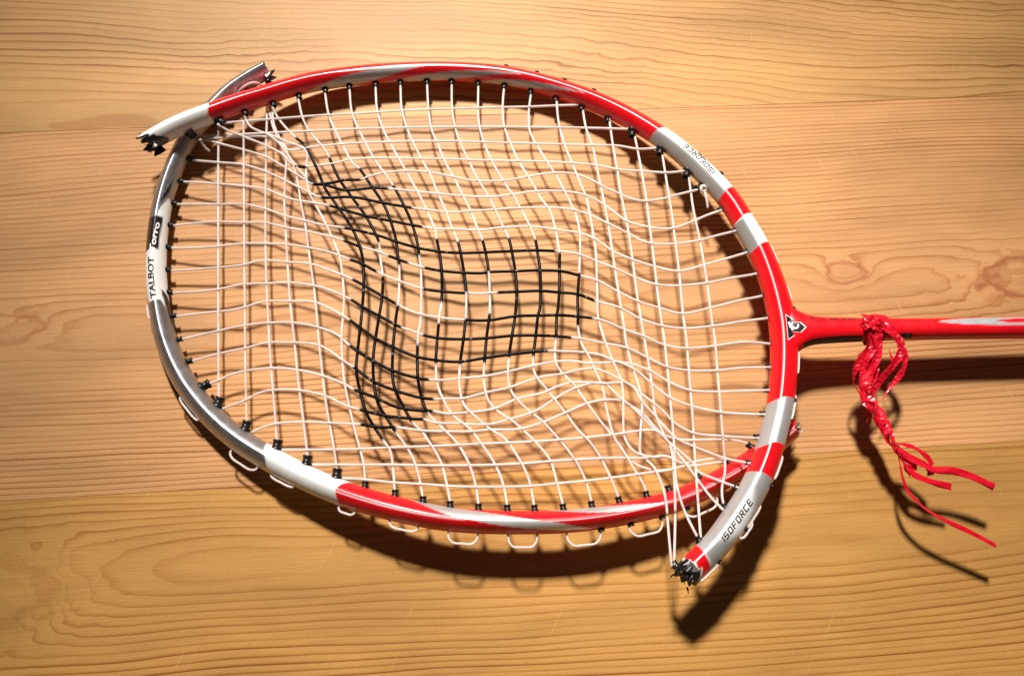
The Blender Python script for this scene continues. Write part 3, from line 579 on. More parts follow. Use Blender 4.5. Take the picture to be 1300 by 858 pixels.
# ------------------------------------------------------------------ strings
CROSSES = [
 ([(277.2,127.1),(277.4,144.2),(277.6,164.2),(277.2,200.3),(277.2,252),(277.2,320.2),(277.2,380.3),(277.4,440.1),(277.8,512.3)],[]),
 ([(309.3,110.1),(309.3,140.1),(309.3,168.2),(309.5,208.3),(309.7,252),(310.1,300.1),(310.5,360.3),(310.9,400),(311.7,470.2),(313.3,540.3)],[]),
 ([(338.7,99),(338.7,128.1),(338.7,154.2),(337.9,180.2),(337.5,220.3),(337.1,240),(337.1,310.2),(338.3,360.3),(340.3,400),(342.3,440.1),(346.4,494.2),(349.4,530.3),(351.8,565.4)],[]),
 ([(344.7,104.1),(345.5,132.1),(347.4,156.2),(354.4,174.2),(364.8,192.3),(363.4,208.3),(361,252),(362,280.1),(364.8,330.2),(368,380.3),(370,400),(374.4,440.1),(379.4,490.2),(385.4,536.3),(389.5,572),(390.3,583.1)],[]),
 ([(340.3,106.1),(341.5,132.1),(344.7,154.2),(349.4,168.2),(358.4,184.3),(367.4,200.3),(374.4,216.3),(379.4,240.4),(382.4,260),(387.4,284.1),(393.5,330.2),(398.5,364.3),(402.1,400),(404.5,430.1),(409.5,476.2),(414.5,516.3),(424.5,572),(428,601.2)],[]),
 ([(309.9,145.2),(312.7,153.2),(318.3,161.2),(330.3,167.2),(348.4,173.2),(366.4,181.2),(381.4,186.3),(389.5,194.3),(388.5,216.3),(392.5,244.4),(400.5,260),(412.5,282.1),(422.5,304.2),(430.6,324.2),(434.2,344.3),(436.6,376.3),(435.6,400),(433.6,426.1),(436.6,480.2),(443.6,516.3),(450.6,546.4),(457.6,572),(461.4,588.1),(464,615.2)],[]),
 ([(345.3,135.1),(352.4,149.2),(366.4,166.2),(374.4,174.2),(386.4,184.3),(400.5,210.3),(410.5,234.4),(413,240),(434.1,270.1),(450.1,296.1),(460.1,326.2),(461.7,360.3),(459.1,400.4),(455.1,436.1),(452.5,470.2),(458.1,500.2),(466.2,526.3),(486.2,558.4),(495.2,572),(499.5,600.2),(501.1,626.2)],[(374.4,174.2),(486.2,558.4)]),
 ([(378.4,125.1),(384.4,150.2),(392.5,166.2),(412.5,190.3),(417.5,199.3),(430.6,227.4),(446.6,250.4),(464.2,274.1),(477.2,298.1),(481.2,308.2),(483.2,330.2),(485.8,349.3),(485.2,376.3),(480.2,408.4),(474.2,450.1),(474.6,484.2),(480.2,512.3),(492.2,532.3),(503.2,549.4),(512.6,562.1),(524.6,582.1),(532.1,606.2),(537.3,634.7)],[(417.5,199.3),(481.2,308.2),(485.8,349.3),(503.2,549.4)]),
 ([(412.5,117.1),(417.5,146.2),(432.6,180.2),(448.6,208.3),(456.1,214.3),(470.2,234.4),(482.2,252),(490.2,266.1),(502.2,302.1),(505.3,326.2),(506.9,337.2),(506.9,360.3),(505.3,387.4),(503.2,400),(499.2,440.1),(498.6,480.2),(502.2,496.2),(512.3,516.3),(523.3,535.3),(536.3,548.4),(540.1,554.1),(552.2,572.1),(560.2,588.1),(567.2,614.2),(572,640.3)],[(456.1,214.3),(506.9,337.2),(505.3,387.4),(523.3,535.3)]),
 ([(443.5,111.1),(447.1,144.2),(460.1,174.2),(474.2,200.3),(488.2,220.3),(498.2,234.4),(508.3,252),(512.3,260),(522.3,282.1),(529.3,306.2),(532.3,324.2),(534.7,350.3),(533.3,412),(531.3,420),(530.3,436.1),(529.9,460.1),(531.3,486.2),(538.3,514.3),(543.9,525.3),(558.4,540.3),(578.2,560.1),(590.3,578.1),(598.3,596.2),(604.3,618.2),(607.9,644.3)],[(498.2,234.4),(532.3,324.2),(530.3,436.1),(543.9,525.3)]),
 ([(476.6,108.1),(479.2,142.1),(488.2,168.2),(504.3,198.3),(518.3,222.3),(532.3,248),(542.3,268.1),(552.4,292.1),(554.4,303.2),(559.4,330.2),(561,352.3),(560.4,385.3),(557.8,400),(557,411),(554.4,440.1),(553.4,463.2),(555.4,488.2),(564.4,510.3),(574.4,526.3),(598.3,546),(610.3,562.1),(624.3,582.1),(635.4,604.2),(641.4,626.2),(644.4,646.3)],[(554.4,303.2),(560.4,385.3),(557,411),(553.4,463.2)]),
 ([(508.3,105.1),(510.3,140.1),(520.3,172.2),(536.3,204.3),(546.4,222.3),(554.4,242),(564.4,264.1),(573.4,288.1),(581.4,307.2),(586.4,330.2),(590.1,352.3),(591.9,372.3),(591.5,400.4),(588.5,430.1),(584,463.2),(583.4,490.2),(588.5,512.3),(598.5,524.3),(612.5,536.3),(624.3,546),(640.4,556.1),(652.4,572.1),(664.4,592.1),(672.5,612.2),(678.7,645.3)],[(581.4,307.2),(591.9,372.3),(590.9,403.4),(584,463.2)]),
 ([(542.1,103.1),(543.9,138.1),(548.4,166.2),(555.4,182.2),(564.4,204.3),(576.4,226.4),(586.4,246),(597.5,268.1),(604.5,286.1),(612.5,305.2),(617.5,326.2),(620.5,346.3),(621.7,368.3),(621.7,398.4),(618,426.1),(615,462.1),(614.4,484.2),(620,508.3),(630.1,520.3),(650.4,534),(668.5,550),(682.5,564.1),(698.5,584.1),(706.5,610.2),(715.6,643.9)],[(612.5,305.2),(620.5,346.3),(621.7,398.4),(615,462.1)]),
 ([(573.4,104.1),(574,138.1),(578.4,164.2),(586.4,186.3),(594.5,202.3),(604.5,224.3),(620.5,250),(630.6,270.1),(638.6,288.1),(645.6,302.1),(651.1,326.2),(655.1,352.3),(656.1,368.3),(654.1,400.4),(650.1,426.1),(646.1,454.1),(645.1,480.2),(648.1,494.2),(656.1,506.3),(670.2,520.3),(688.1,534.4),(710.1,558.1),(726.2,578.1),(735.2,592.1),(744.2,612.2),(751.6,639.3)],[(645.6,302.1),(646.1,454.1)]),
 ([(607.2,107.1),(607.4,150.2),(612,174.2),(622.1,200.3),(632.1,218.3),(643.1,236.4),(653.1,250),(660.1,264.1),(668.2,278.1),(679.2,303.2),(683.2,326.2),(685.8,344.3),(686.2,364.3),(685.2,392.4),(683.2,400),(680.2,426.1),(677.2,452.1),(677.2,468.2),(682.2,480.2),(694.2,494.2),(708.3,512.3),(722.1,530),(734.2,546),(748.2,560.1),(762.2,580.1),(772.3,600.2),(780.3,618.2),(785.7,632.6)],[(679.2,303.2),(677.2,452.1)]),
 ([(639.9,111.1),(638.1,138.1),(640.1,160.2),(648.1,182.2),(659.1,206.3),(669.2,222.3),(680.2,240.4),(685.2,250),(698.2,268.1),(705.3,292.1),(709.3,314.2),(710.3,320.2),(710.3,340.2),(709.9,368.3),(708.3,392.4),(706.9,400),(705.9,430.1),(704.3,448.1),(706.3,462.1),(714.3,474.2),(728.3,488.2),(744.3,510.3),(760.2,532),(778.3,554.1),(792.3,574.1),(804.3,594.2),(814.4,610.2),(820.6,623.2)],[(710.3,320.2),(705.9,430.1)]),
 ([(674.2,117.7),(671.2,146.2),(673.2,168.2),(686.2,192.3),(700.2,214.3),(709.3,228.4),(718.3,246),(726.3,262.1),(733.3,280.1),(736.3,298.1),(736.3,320.2),(735.3,346.3),(733.3,380.3),(733.9,400),(733.9,415),(738.3,436.1),(748.4,454.1),(756.4,472.2),(764.4,490.2),(770.4,520.3),(775.3,541),(781.3,558.1),(790.3,572.1),(804.3,587.1),(820.4,594.6),(834.4,597.2),(848.5,596.2)],[(735.3,346.3),(733.9,415)]),
 ([(706.3,125.1),(709.3,156.2),(716.3,182.2),(728.3,212.3),(738.3,236.4),(743.9,250),(748.4,270.1),(752.4,292.1),(756.4,320.2),(757.4,344.3),(758.4,376.3),(759,400),(766.4,428.1),(776.4,454.1),(784.4,472.2),(789.5,486.2),(791.5,520.3),(791.3,530),(793.3,556.1),(804.3,572.1),(818.4,578.1),(832.4,580.1),(846.4,578.9)],[]),
 ([(739.3,136.1),(744.3,164.2),(752.4,186.3),(758.4,216.3),(764.4,244.4),(773,290),(780,336.1),(786.1,376.2),(793.1,420.3),(794.1,430),(801.1,460.1),(812.1,494.2),(815.1,516.2),(813.1,550.3),(813.1,574.3),(820.4,583.1),(830.4,593.2),(838.4,610.2),(844.4,630.2),(849.2,680.3),(852.6,718.4)],[]),
 ([(773,148.6),(778.4,186.3),(784.4,220.3),(786.1,234.2),(794.1,274.3),(797.1,290),(803.1,330.1),(809.1,376.2),(818.1,430.3),(824.2,466.1),(829.2,500.2),(831.2,522.2),(842.2,550.3),(852.2,570.3),(855.4,602.1),(857.2,640.2),(855.8,717.4)],[]),
 ([(804.5,166.2),(810.5,196.3),(813.1,210.1),(820.1,250.2),(826.2,298.4),(830.2,330.1),(837.2,390.2),(843.2,430),(847.2,466.1),(851.2,510.2),(854.2,542.3),(856.2,570.3),(858.6,612.1),(868.2,646.2),(886.9,684.7)],[]),
 ([(839.8,190.1),(846.2,230.2),(854.2,280.3),(855.2,290),(862.2,346.1),(867.3,400.3),(871.3,430),(875.3,480.1),(879.3,530.2),(882.3,580.4),(884.3,610.1),(889.5,682.3)],[]),
 ([(873.7,219.2),(880.3,266.3),(888.3,304.4),(896.3,350.1),(904.3,410.3),(907.4,430),(912.4,490.1),(917.4,550.3),(920.3,599.1),(916.7,618.1),(917.3,634.2),(920.7,645.2)],[]),
]
MAINS = [
 ([(277.2,157.2),(308.3,154.2),(360.4,150.2),(400.5,147.2),(448.6,144.6),(510.3,140.7),(574.4,138.1),(638.6,136.5),(674.2,135.7),(712.3,134.1),(737.3,133.7)],[]),
 ([(240.1,172.6),(248.1,173.2),(308.3,170.6),(338.3,169.2),(388.5,166.8),(400,166.2),(484.2,162.8),(544.3,161.6),(616.5,161.2),(670.2,161.6),(744.3,162.6),(801.5,164.2)],[]),
 ([(240.1,174.6),(250.1,177.6),(266.2,176.2),(308.3,173.8),(338.3,174.2),(354.4,181.2),(366.4,190.3),(400.5,186.3),(446.1,182.2),(484.2,180.8),(524.3,179.6),(580.4,179.6),(600,180.2),(670.2,182.2),(744.3,184.3),(784.4,185.3),(810.5,189.3),(836.6,187.9)],[]),
 ([(276.2,157.8),(288.2,165.2),(308.3,173.2),(338.3,185.3),(360.4,197.3),(370.4,209.3),(376.4,211.3),(388.5,211.9),(400.5,210.3),(420.5,208.3),(444.1,202.7),(476.2,200.9),(520.3,201.3),(580.4,202.3),(600,203.3),(688.2,205.3),(728.3,207.3),(760.4,210.3),(784.4,215.3),(814.5,217.3),(846.2,219.2),(870.3,217.2)],[(370.4,209.3),(388.5,211.9)]),
 ([(241.1,174.2),(262.1,178.2),(290.2,185.3),(316.3,192.3),(340.3,200.3),(354.4,208.3),(368.4,216.3),(379.4,223.3),(389.5,229.4),(397.5,234),(410.5,233.4),(420,232.4),(436.1,228.8),(458.1,228),(468.2,224.3),(484.2,220.3),(512.3,217.3),(540.3,218.3),(574.4,224.3),(600,229.4),(640.1,229.4),(670.2,224.3),(702.2,219.7),(730.3,221.3),(750.4,228.4),(768.4,238.4),(780,243.2),(798.1,251.2),(816.1,255.3),(840.2,252.6),(860.2,247.2),(891.3,239.6)],[(397.5,234),(458.1,228)]),
 ([(338.3,169.6),(352.4,180.2),(366.4,198.3),(378.4,214.3),(389.5,226.4),(398.5,232.8),(414,235.4),(436.1,241.4),(448.1,241.4),(474.2,238.8),(494.2,239.8),(528.3,243.4),(560.4,246.4),(594.5,249.4),(626.1,250),(650.1,247),(680.2,243),(712.3,243),(740.3,247),(760.4,256),(780.4,270.1),(794.5,280.1),(812.5,286.1),(840.2,290.3),(856.2,289.3),(876.3,282.3),(900.3,272.3),(916.4,266.9)],[(389.5,226.4),(494.2,239.8)]),
 ([(240.1,203.3),(277.2,206.3),(309.3,209.3),(338.3,218.3),(360.4,228.4),(376.4,236.4),(392.5,244.4),(406.5,250.4),(448.1,250.4),(488.2,258),(524.3,264.1),(540.3,266.1),(570.4,269.7),(596.5,268.1),(630.6,266.1),(640.1,265.1),(680.2,263.7),(724.3,265.7),(748.4,273.1),(770.4,283.1),(796.5,296.1),(816.5,306.2),(830.2,309.4),(856.2,309.4),(888.3,305),(910.4,299),(934.4,293.2)],[(406.5,250.4),(524.3,264.1)]),
 ([(225.1,230.4),(277.2,233.4),(309.3,236.4),(338.3,240.4),(354.4,247),(370.4,253),(394.5,257),(418.5,261.1),(460.1,273.1),(494.2,280.1),(536.3,288.1),(550.4,290.1),(580.4,291.1),(610.5,292.1),(630.1,289.7),(660.1,287.7),(686.2,288.5),(706.3,291.7),(740.3,297.1),(758.4,305.2),(778.4,319.2),(802.5,329.2),(830.2,338.1),(862.2,344.1),(894.3,336.1),(926.4,327.1),(948.5,320.5)],[(418,262.1),(536.3,288.1)]),
 ([(218.4,259.4),(278.2,259.4),(310.3,259.4),(336.3,265.1),(362.4,274.1),(386.4,280.1),(412.5,286.1),(436.1,289.1),(477.2,298.1),(504.3,307.2),(530.3,314.6),(556.4,319.2),(584.4,321.2),(616.5,320.2),(650.1,318.8),(680.2,317.8),(704.3,318.8),(712.3,319.2),(736.3,323.2),(758.4,332.2),(780.4,340.2),(806.5,352.3),(834.2,361.2),(862.2,362.6),(896.3,359.2),(930.4,352.6),(960.5,347.7)],[(436.1,289.1),(704.3,318.8)]),
 ([(214.4,287.3),(250.1,283.1),(278.2,281.5),(309.3,282.5),(336.3,282.7),(362.4,288.7),(386.4,293.1),(418.5,300.1),(436.1,305.2),(460.1,314.2),(480.2,319.2),(492.2,324.2),(518.3,333.8),(538.3,339.6),(560.4,343.8),(588.5,346.3),(612.5,346.7),(622.1,345.3),(654.1,344.3),(686.2,343.2),(712.3,344.3),(736.3,349.9),(758.4,356.3),(786.4,371.3),(812.5,383.3),(838.2,391.2),(866.3,397.9),(904.3,390.2),(940.4,381.2),(967.5,375.8)],[(436.1,305.2),(460.1,314.2),(492.2,324.2),(518.3,333.8),(538.3,339.6),(736.3,349.9)]),
 ([(210.4,315),(250.1,314.6),(277.2,312.6),(310.3,309.2),(336.3,309.2),(362.4,310.2),(390.5,314.2),(418.5,320.2),(443.6,329.2),(460.1,335.2),(479.2,345.3),(500.2,354.3),(536.3,366.3),(560.4,369.9),(594.5,372.3),(608.5,372.7),(630.6,371.3),(656.1,370.3),(686.2,369.3),(710.3,371.3),(732.3,373.3),(754.4,381.3),(764.4,384.3),(786.4,390.4),(812.5,404.4),(840.2,413.3),(868.3,416.7),(904.3,413.9),(940.4,408.3),(974.5,403.9)],[(443.6,329.2),(479.2,345.3),(536.3,366.3),(594.5,372.3),(630.6,371.3),(754.4,381.3)]),
 ([(209.6,344.3),(277.2,339.6),(309.3,336.2),(324.3,332.2),(340.3,330.6),(364.4,332.6),(394.5,335.2),(416.5,342.2),(446.6,354.3),(462.1,362.3),(486.2,376.3),(504.3,386.4),(520.3,394.4),(536.3,399.4),(560.4,403.4),(589.5,406),(620.5,406.4),(654.1,401.4),(686.2,400.4),(710.3,400),(736.3,402),(753.4,404),(766.4,407),(792.5,418),(816.5,426.1),(842.2,437.4),(872.3,442),(908.4,438.8),(940.4,434.3),(960.5,434.7),(977.5,436.6)],[(446.6,354.3),(504.3,386.4),(589.5,406),(753.4,404)]),
 ([(213.6,371.9),(250.1,370.3),(277.2,367.3),(296.2,363.3),(310.3,360.7),(338.3,359.9),(366.4,358.7),(396.5,362.3),(416.5,367.3),(445.6,380.3),(460.1,389.4),(480.2,400.4),(500.2,411),(509.3,415.6),(520.3,419),(537.3,425.1),(556.4,429.1),(588.5,430.5),(618.5,429.1),(650.1,426.1),(684.2,425.7),(706.3,426.7),(726.3,428.5),(740.3,430.1),(766.4,435.7),(794.5,441.1),(820.5,453.1),(846.2,465.1),(874.3,470.1),(910.4,470.1),(940.4,467.1),(978.9,466.1)],[(445.6,380.3),(509.3,415.6),(537.3,425.1),(726.3,428.5)]),
 ([(218.4,402),(277.2,395.4),(296.2,393.4),(312.3,389.4),(328.3,384.3),(338.3,382.3),(368.4,382.3),(398.5,383.3),(416.5,390.4),(436.6,401.4),(443.6,406),(456.1,415),(476.2,429.1),(498.2,440.1),(528.3,452.5),(554.4,457.1),(582.4,459.1),(616.5,454.1),(646.6,450.1),(678.2,446.5),(696.2,445.1),(712.3,445.7),(740.3,447.1),(764.4,451.1),(780.4,458.1),(802.5,462.1),(824.5,470.2),(850.2,485.1),(876.3,495.2),(910.4,497.2),(940.4,496.2),(978.5,495.2)],[(443.6,406),(696.2,445.1)]),
 ([(225.1,432.1),(250.1,426.1),(278.2,419.6),(310.3,413),(338.3,410),(372.4,409.6),(402.5,415),(426.5,424.1),(443.6,438.1),(453.1,445.1),(474.2,458.1),(498.2,470.2),(528.3,479.2),(545.3,481.8),(566.4,482.2),(584.4,480.2),(616.5,477.2),(646.6,471.2),(676.2,464.2),(704.3,459.1),(724.3,458.1),(748.4,461.1),(776.4,460.1),(792.5,462.1),(810.5,472.2),(824.5,484.2),(850.2,504.2),(878.3,515.2),(916.4,523.2),(972.5,526.2)],[(443.6,438.1),(545.3,481.8)]),
 ([(237.7,460.1),(277.2,449.1),(310.3,442.1),(338.3,435.1),(360.4,434.5),(402.5,437.5),(418.5,445.1),(434.6,457.1),(447.6,465.2),(474.2,484.2),(498.2,494.2),(532.3,504.3),(550.4,506.3),(570.4,505.9),(588.5,505.3),(616.5,498.2),(644.6,492.2),(684.2,479.2),(714.3,474.2),(736.3,469.2),(752.4,467.8),(766.4,471.2),(788.5,482.2),(802.5,490.2),(812.5,498.2),(840.2,520.2),(856.2,536.3),(880.3,549.3),(916.4,553.3),(964.5,556.3)],[(447.6,465.2),(550.4,506.3)]),
 ([(256.1,491.2),(278.2,482.2),(294.2,475.2),(312.3,470.6),(344.3,467.2),(376.4,469.2),(410.5,477.2),(436.6,487.2),(449.6,494.2),(476.2,504.3),(500.2,515.3),(520.3,519.9),(550.4,521.9),(566.4,524.7),(592.5,523.3),(624.5,519.3),(640.6,513.3),(656.1,506.3),(690.2,498.2),(708.3,490.2),(728.3,485.2),(744.3,485.2),(766.4,486.6),(790.5,485.8),(804.5,492.2),(814.1,508.2),(830.2,526.2),(848.2,546.3),(860.2,557.3),(880.3,566.3),(900.3,574.3),(920.4,581.4),(952.5,588.4)],[(449.6,494.2),(550.4,521.9)]),
 ([(282.2,518.7),(310.3,508.3),(328.3,499.2),(344.3,495.2),(378.4,495.2),(412.5,502.2),(440.6,515.3),(455.1,519.3),(488.2,527.3),(524.3,531.3),(538.3,532.3),(552.4,536.3),(580.4,537.3),(620.5,538.3),(646.1,532.3),(680.2,521.3),(704.3,506.3),(728.3,493.2),(748.4,487.2),(766.4,486.2),(780.4,498.2),(794.1,510.2),(816.1,525.2),(828.2,538.3),(846.2,558.3),(864.3,580.4),(880.2,601.1),(900.3,628.2),(918.7,647.8)],[(455.1,519.3),(538.3,532.3)]),
 ([(319.3,548.8),(336.3,541.3),(352.4,537.3),(384.4,535.3),(420.5,536.7),(436.1,537.3),(458.1,538.7),(480.2,541.9),(504.3,542.3),(512.3,543.3),(536.3,546.4),(570.4,547.4),(600.5,547.4),(620.5,545.3),(630.1,545.3),(660.1,544.3),(688.2,536.3),(716.3,524.3),(744.3,512.3),(760.4,508.3),(780.4,507.3),(790.1,509.2),(806.1,520.2),(820.1,534.3),(834.2,548.3),(848.2,560.3),(880.3,588.4),(886.3,598.1),(908.3,608.1),(937.4,619.1)],[(458.1,538.7),(504.3,542.3)]),
 ([(357.2,570.7),(390.3,570.7),(454.4,569.7),(490.5,568.1),(548.2,566.1),(612.3,563.1),(680.5,560.1),(710.1,558.1),(744.2,555.1),(776.3,551.7),(830.4,546),(846.2,553.3),(864.3,557.9),(884.3,558.3),(916.4,557.9),(940.4,560.3),(952.1,564.7)],[]),
 ([(396.3,589.5),(428.4,589.7),(464.4,589.7),(498.5,589.7),(560.2,590.7),(630.4,589.7),(670.5,587.7),(700.5,585.1),(760.2,581.7),(784.3,581.1),(816.4,581.1),(846.2,579),(866.2,587.7),(888.3,584.5),(908.3,582.1),(922.7,584.5)],[]),
 ([(434.4,606.4),(464.4,608.6),(498.5,612.2),(534.1,614.2),(580.2,617.2),(640.4,617.6),(680.5,616.2),(710.6,613.2),(744.2,610.2),(780.3,605.8),(820.4,600.2),(850.2,596.1),(866.2,592.1),(888.3,590.1),(912.3,586.7),(923.5,584.9)],[]),
]
SR = 0.50                                               # string radius, mm
def near_h(px, py, tubes=(0, 1)):
    best = None
    for k, T in enumerate((TA, TB)):
        i = T.at(px, py); d = math.dist(T.px[i], (px, py))
        if k in tubes and (best is None or d < best[0]): best = (d, T.h[i], k, i)
    return best
class Str:
    def __init__(s, pts, sw, fam, idx):
        s.p = resample(spline(pts, 10), 2.0); s.sw = sw; s.fam = fam; s.idx = idx; s.L = [0.0]
        for a, b in zip(s.p, s.p[1:]): s.L.append(s.L[-1] + math.dist(a, b))
        s.cross = []
        s.h0 = near_h(*s.p[0])[1]; s.h1 = near_h(*s.p[-1])[1]
STR = [Str(p, w, 'V', i) for i, (p, w) in enumerate(CROSSES)] + [Str(p, w, 'H', i) for i, (p, w) in enumerate(MAINS)]
for i in range(5): STR[i].h0 = TA.h[TA.at(*STR[i].p[0])] - 0.5
STR[16].h1 = 14.0; STR[17].h1 = 14.5; STR[len(CROSSES) + 5].h0 = 12.0
for st in (STR[18], STR[19]): st.h1 = 22.0
for st in (STR[20], STR[21], STR[22]): st.h1 = 21.5
for k in range(14, 19): STR[len(CROSSES) + k].h1 = near_h(*STR[len(CROSSES) + k].p[-1], tubes=(1,))[1]
for k in range(19, 22): STR[len(CROSSES) + k].h1 = near_h(*STR[len(CROSSES) + k].p[-1], tubes=(0,))[1]
def seg_x(a, b, c, d):
    r = (b[0] - a[0], b[1] - a[1]); q = (d[0] - c[0], d[1] - c[1]); den = r[0] * q[1] - r[1] * q[0]
    if abs(den) < 1e-9: return None
    t = ((c[0] - a[0]) * q[1] - (c[1] - a[1]) * q[0]) / den; u = ((c[0] - a[0]) * r[1] - (c[1] - a[1]) * r[0]) / den
    return (t, u) if 0 <= t < 1 and 0 <= u < 1 else None
NODES = []
for v in [s for s in STR if s.fam == 'V']:
    for h in [s for s in STR if s.fam == 'H']:
        got = False
        for i in range(len(v.p) - 1):
            x, y = v.p[i]
            for j in range(len(h.p) - 1):
                if abs(h.p[j][0] - x) > 6 or abs(h.p[j][1] - y) > 6: continue
                r = seg_x(v.p[i], v.p[i + 1], h.p[j], h.p[j + 1])
                if r:
                    n = dict(z=None, sign=1 if (v.idx + h.idx) % 2 else -1); NODES.append(n)
                    v.cross.append((v.L[i] + r[0] * (v.L[i + 1] - v.L[i]), n)); h.cross.append((h.L[j] + r[1] * (h.L[j + 1] - h.L[j]), n)); got = True
                    break
            if got: break
for s in STR:
    s.cross.sort(key=lambda c: c[0])
    for l, n in s.cross:
        z = s.h0 + (s.h1 - s.h0) * l / s.L[-1]; n['z'] = z if n['z'] is None else 0.5 * (n['z'] + z)
for it in range(160):                                   # the net settles between its anchors
    acc = {}
    for s in STR:
        seq = [(0.0, s.h0)] + [(l, n['z']) for l, n in s.cross] + [(s.L[-1], s.h1)]
        for k, (l, n) in enumerate(s.cross, 1):
            a, b = seq[k - 1], seq[k + 1]; wa, wb = 1 / max(2, l - a[0]), 1 / max(2, b[0] - l)
            q = acc.setdefault(id(n), [n, 0, 0]); q[1] += a[1] * wa + b[1] * wb; q[2] += wa + wb
    for n, z, wt in acc.values(): n['z'] = z / wt
def string_mesh(name, pts3, cols, r=SR, nseg=7, parent=None, inks=None, mat=None):
    verts, faces, vc, vi = [], [], [], []; n = len(pts3); up = None
    for i, c in enumerate(pts3):
        t = (pts3[min(n - 1, i + 1)] - pts3[max(0, i - 1)]).normalized()
        if up is None: up = t.orthogonal().normalized()
        up = (up - t * up.dot(t)).normalized(); sd = t.cross(up)
        for k in range(nseg):
            a = 2 * math.pi * k / nseg; k_ = inks[i] if inks else 0.0; verts.append(c + (up * math.cos(a) + sd * math.sin(a)) * (r * MM * (1 + 0.2 * k_))); vc.append(cols[i]); vi.append(k_)
    for i in range(n - 1):
        for k in range(nseg): a = i * nseg + k; b = i * nseg + (k + 1) % nseg; faces.append((a, b, b + nseg, a + nseg))
    faces.append(tuple(range(nseg))[::-1]); faces.append(tuple((n - 1) * nseg + k for k in range(nseg)))
    return part(name, verts, faces, mat or M_STRING, parent, cols=vc, metal=vi)
NYLON = (0.84, 0.76, 0.72); INK = (0.003, 0.0025, 0.004)
for s in STR:
    rnd = random.Random(s.idx * 7 + (3 if s.fam == 'H' else 0)); sgn = 1 if s.fam == 'V' else -1
    seq = [(0.0, s.h0)] + [(l, n['z'] + sgn * n['sign'] * SR * 0.55) for l, n in s.cross if 3 < l < s.L[-1] - 3] + [(s.L[-1], s.h1)]
    sw = []
    for q in s.sw: sw.append(s.L[min(range(len(s.p)), key=lambda i: math.dist(s.p[i], q))])
    pts3, cols, inks = [], [], []; j = 0; tone = rnd.uniform(0.93, 1.03)
    for i, (x, y) in enumerate(s.p):
        l = s.L[i]
        while j < len(seq) - 2 and seq[j + 1][0] < l: j += 1
        t = (l - seq[j][0]) / max(1e-6, seq[j + 1][0] - seq[j][0]); t = max(0, min(1, t)); t = t * t * (3 - 2 * t)
        z = seq[j][1] * (1 - t) + seq[j + 1][1] * t
        # ride over the lower tube, pass under the upper one
        ia = TA.at(x, y); da = math.dist(TA.px[ia], (x, y))
        if da < 19 and min(l, s.L[-1] - l) > 16 and s.h1 > 17 and x > 800: z = max(z, TA.h[ia] + 6.2 - 0.5 * max(0, da - 12))
        if s.fam == 'V' and s.idx < 5:
            ib = TB.at(x, y); db = math.dist(TB.px[ib], (x, y))
            if db < 24: z = min(z, TB.h[ib] - 6.2 + 0.35 * max(0, db - 14))
        z = max(z, 0.7)
        pts3.append(P(x, y, z)); k = 0.0
        for q in sw: k += sm(q - 1.5, q + 1.5, l) * (1 if sw.index(q) % 2 == 0 else -1)
        worn = max(0.0, math.sin(l * 0.31 + s.idx * 2.1) * math.sin(l * 0.123 + s.idx) - 0.93) * 3.0     # ink rubbed thin by play
        k = max(0.0, min(1.0, k * (1 - worn))); inks.append(k); cols.append(tuple(c * tone for c in mix(NYLON, INK, k)))
    string_mesh('cross_string' if s.fam == 'V' else 'main_string', pts3, cols, inks=inks)

def extra(name, pts, r=SR, col=NYLON, parent=None):
    p = resample(spline(pts, 12), 1.2); string_mesh(name, [P(*q) for q in p], [col] * len(p), r, parent=parent)
# cut tails, the tie knot and the loop of string still threaded in the silver stub
extra('string_tail', [(254, 177, 12), (257, 183, 10), (261, 188, 8.5), (266, 192, 7)], 0.5)
extra('string_tail', [(892, 240, 14.5), (895.5, 247, 15), (897.5, 256, 14.4), (898.5, 264, 13.5)], 0.52)
extra('string_knot', [(889, 241, 14.4), (891, 236.5, 15.6), (895, 237, 16), (896, 241, 15), (892.5, 243.5, 15.2), (889.8, 239.5, 15.8), (893.5, 235.8, 15)], 0.62)
extra('string_loop', [(300, 121, 9), (306, 113.5, 11.6), (314, 107.6, 12.8), (323, 105, 12.6), (329.5, 107, 11), (333, 112, 8)], 0.52)

# outside loops: where each pair of strings turns round the hoop
def loop_out(T, a, b, prot, sag=0.0):
    ia, ib = T.at(*a), T.at(*b); pa, pb = T.surf(ia, -math.pi / 2, 0.93), T.surf(ib, -math.pi / 2, 0.93); out = -(T.side[ia] + T.side[ib]).normalized(); d = prot * 0.31 * MM
    pts = [tuple(v) for v in (pa, pa.lerp(pb, 0.02) + out * d * 0.55, pa.lerp(pb, 0.17) + out * d * 0.95, pa.lerp(pb, 0.5) + out * d + Vector((0, 0, -sag * MM)), pa.lerp(pb, 0.83) + out * d * 0.95, pa.lerp(pb, 0.98) + out * d * 0.55, pb)]
    q = spline(pts, 8); string_mesh('string_loop', [Vector(v) for v in q], [NYLON] * len(q), 0.45)
for a, b, pr in (((436, 630), (457, 634), 7), ((499, 648), (534, 655), 8), ((571, 661), (608, 663), 13), ((645, 665), (681, 665), 15), ((718, 663), (760, 659), 16), ((795, 653), (835, 643), 16), ((862, 634), (902, 618), 13),
                 ((240, 497), (263, 524), 4), ((303, 560), (336, 581), 9), ((352, 589), (381, 603), 4), ((199, 385), (202, 402), 2.5)):
    loop_out(TA, a, b, pr)
for a, b, pr in (((967, 315), (975, 338), 2.5), ((985, 367), (989, 383), 2.5), ((996, 447), (996, 472), 3.5), ((992, 500), (989, 528), 4), ((976, 574), (966, 601), 4.5), ((950, 633), (931, 662), 4), ((938, 652), (925, 672), 9), ((900, 701), (877, 727), 4)):
    loop_out(TB, a, b, pr * 0.55)

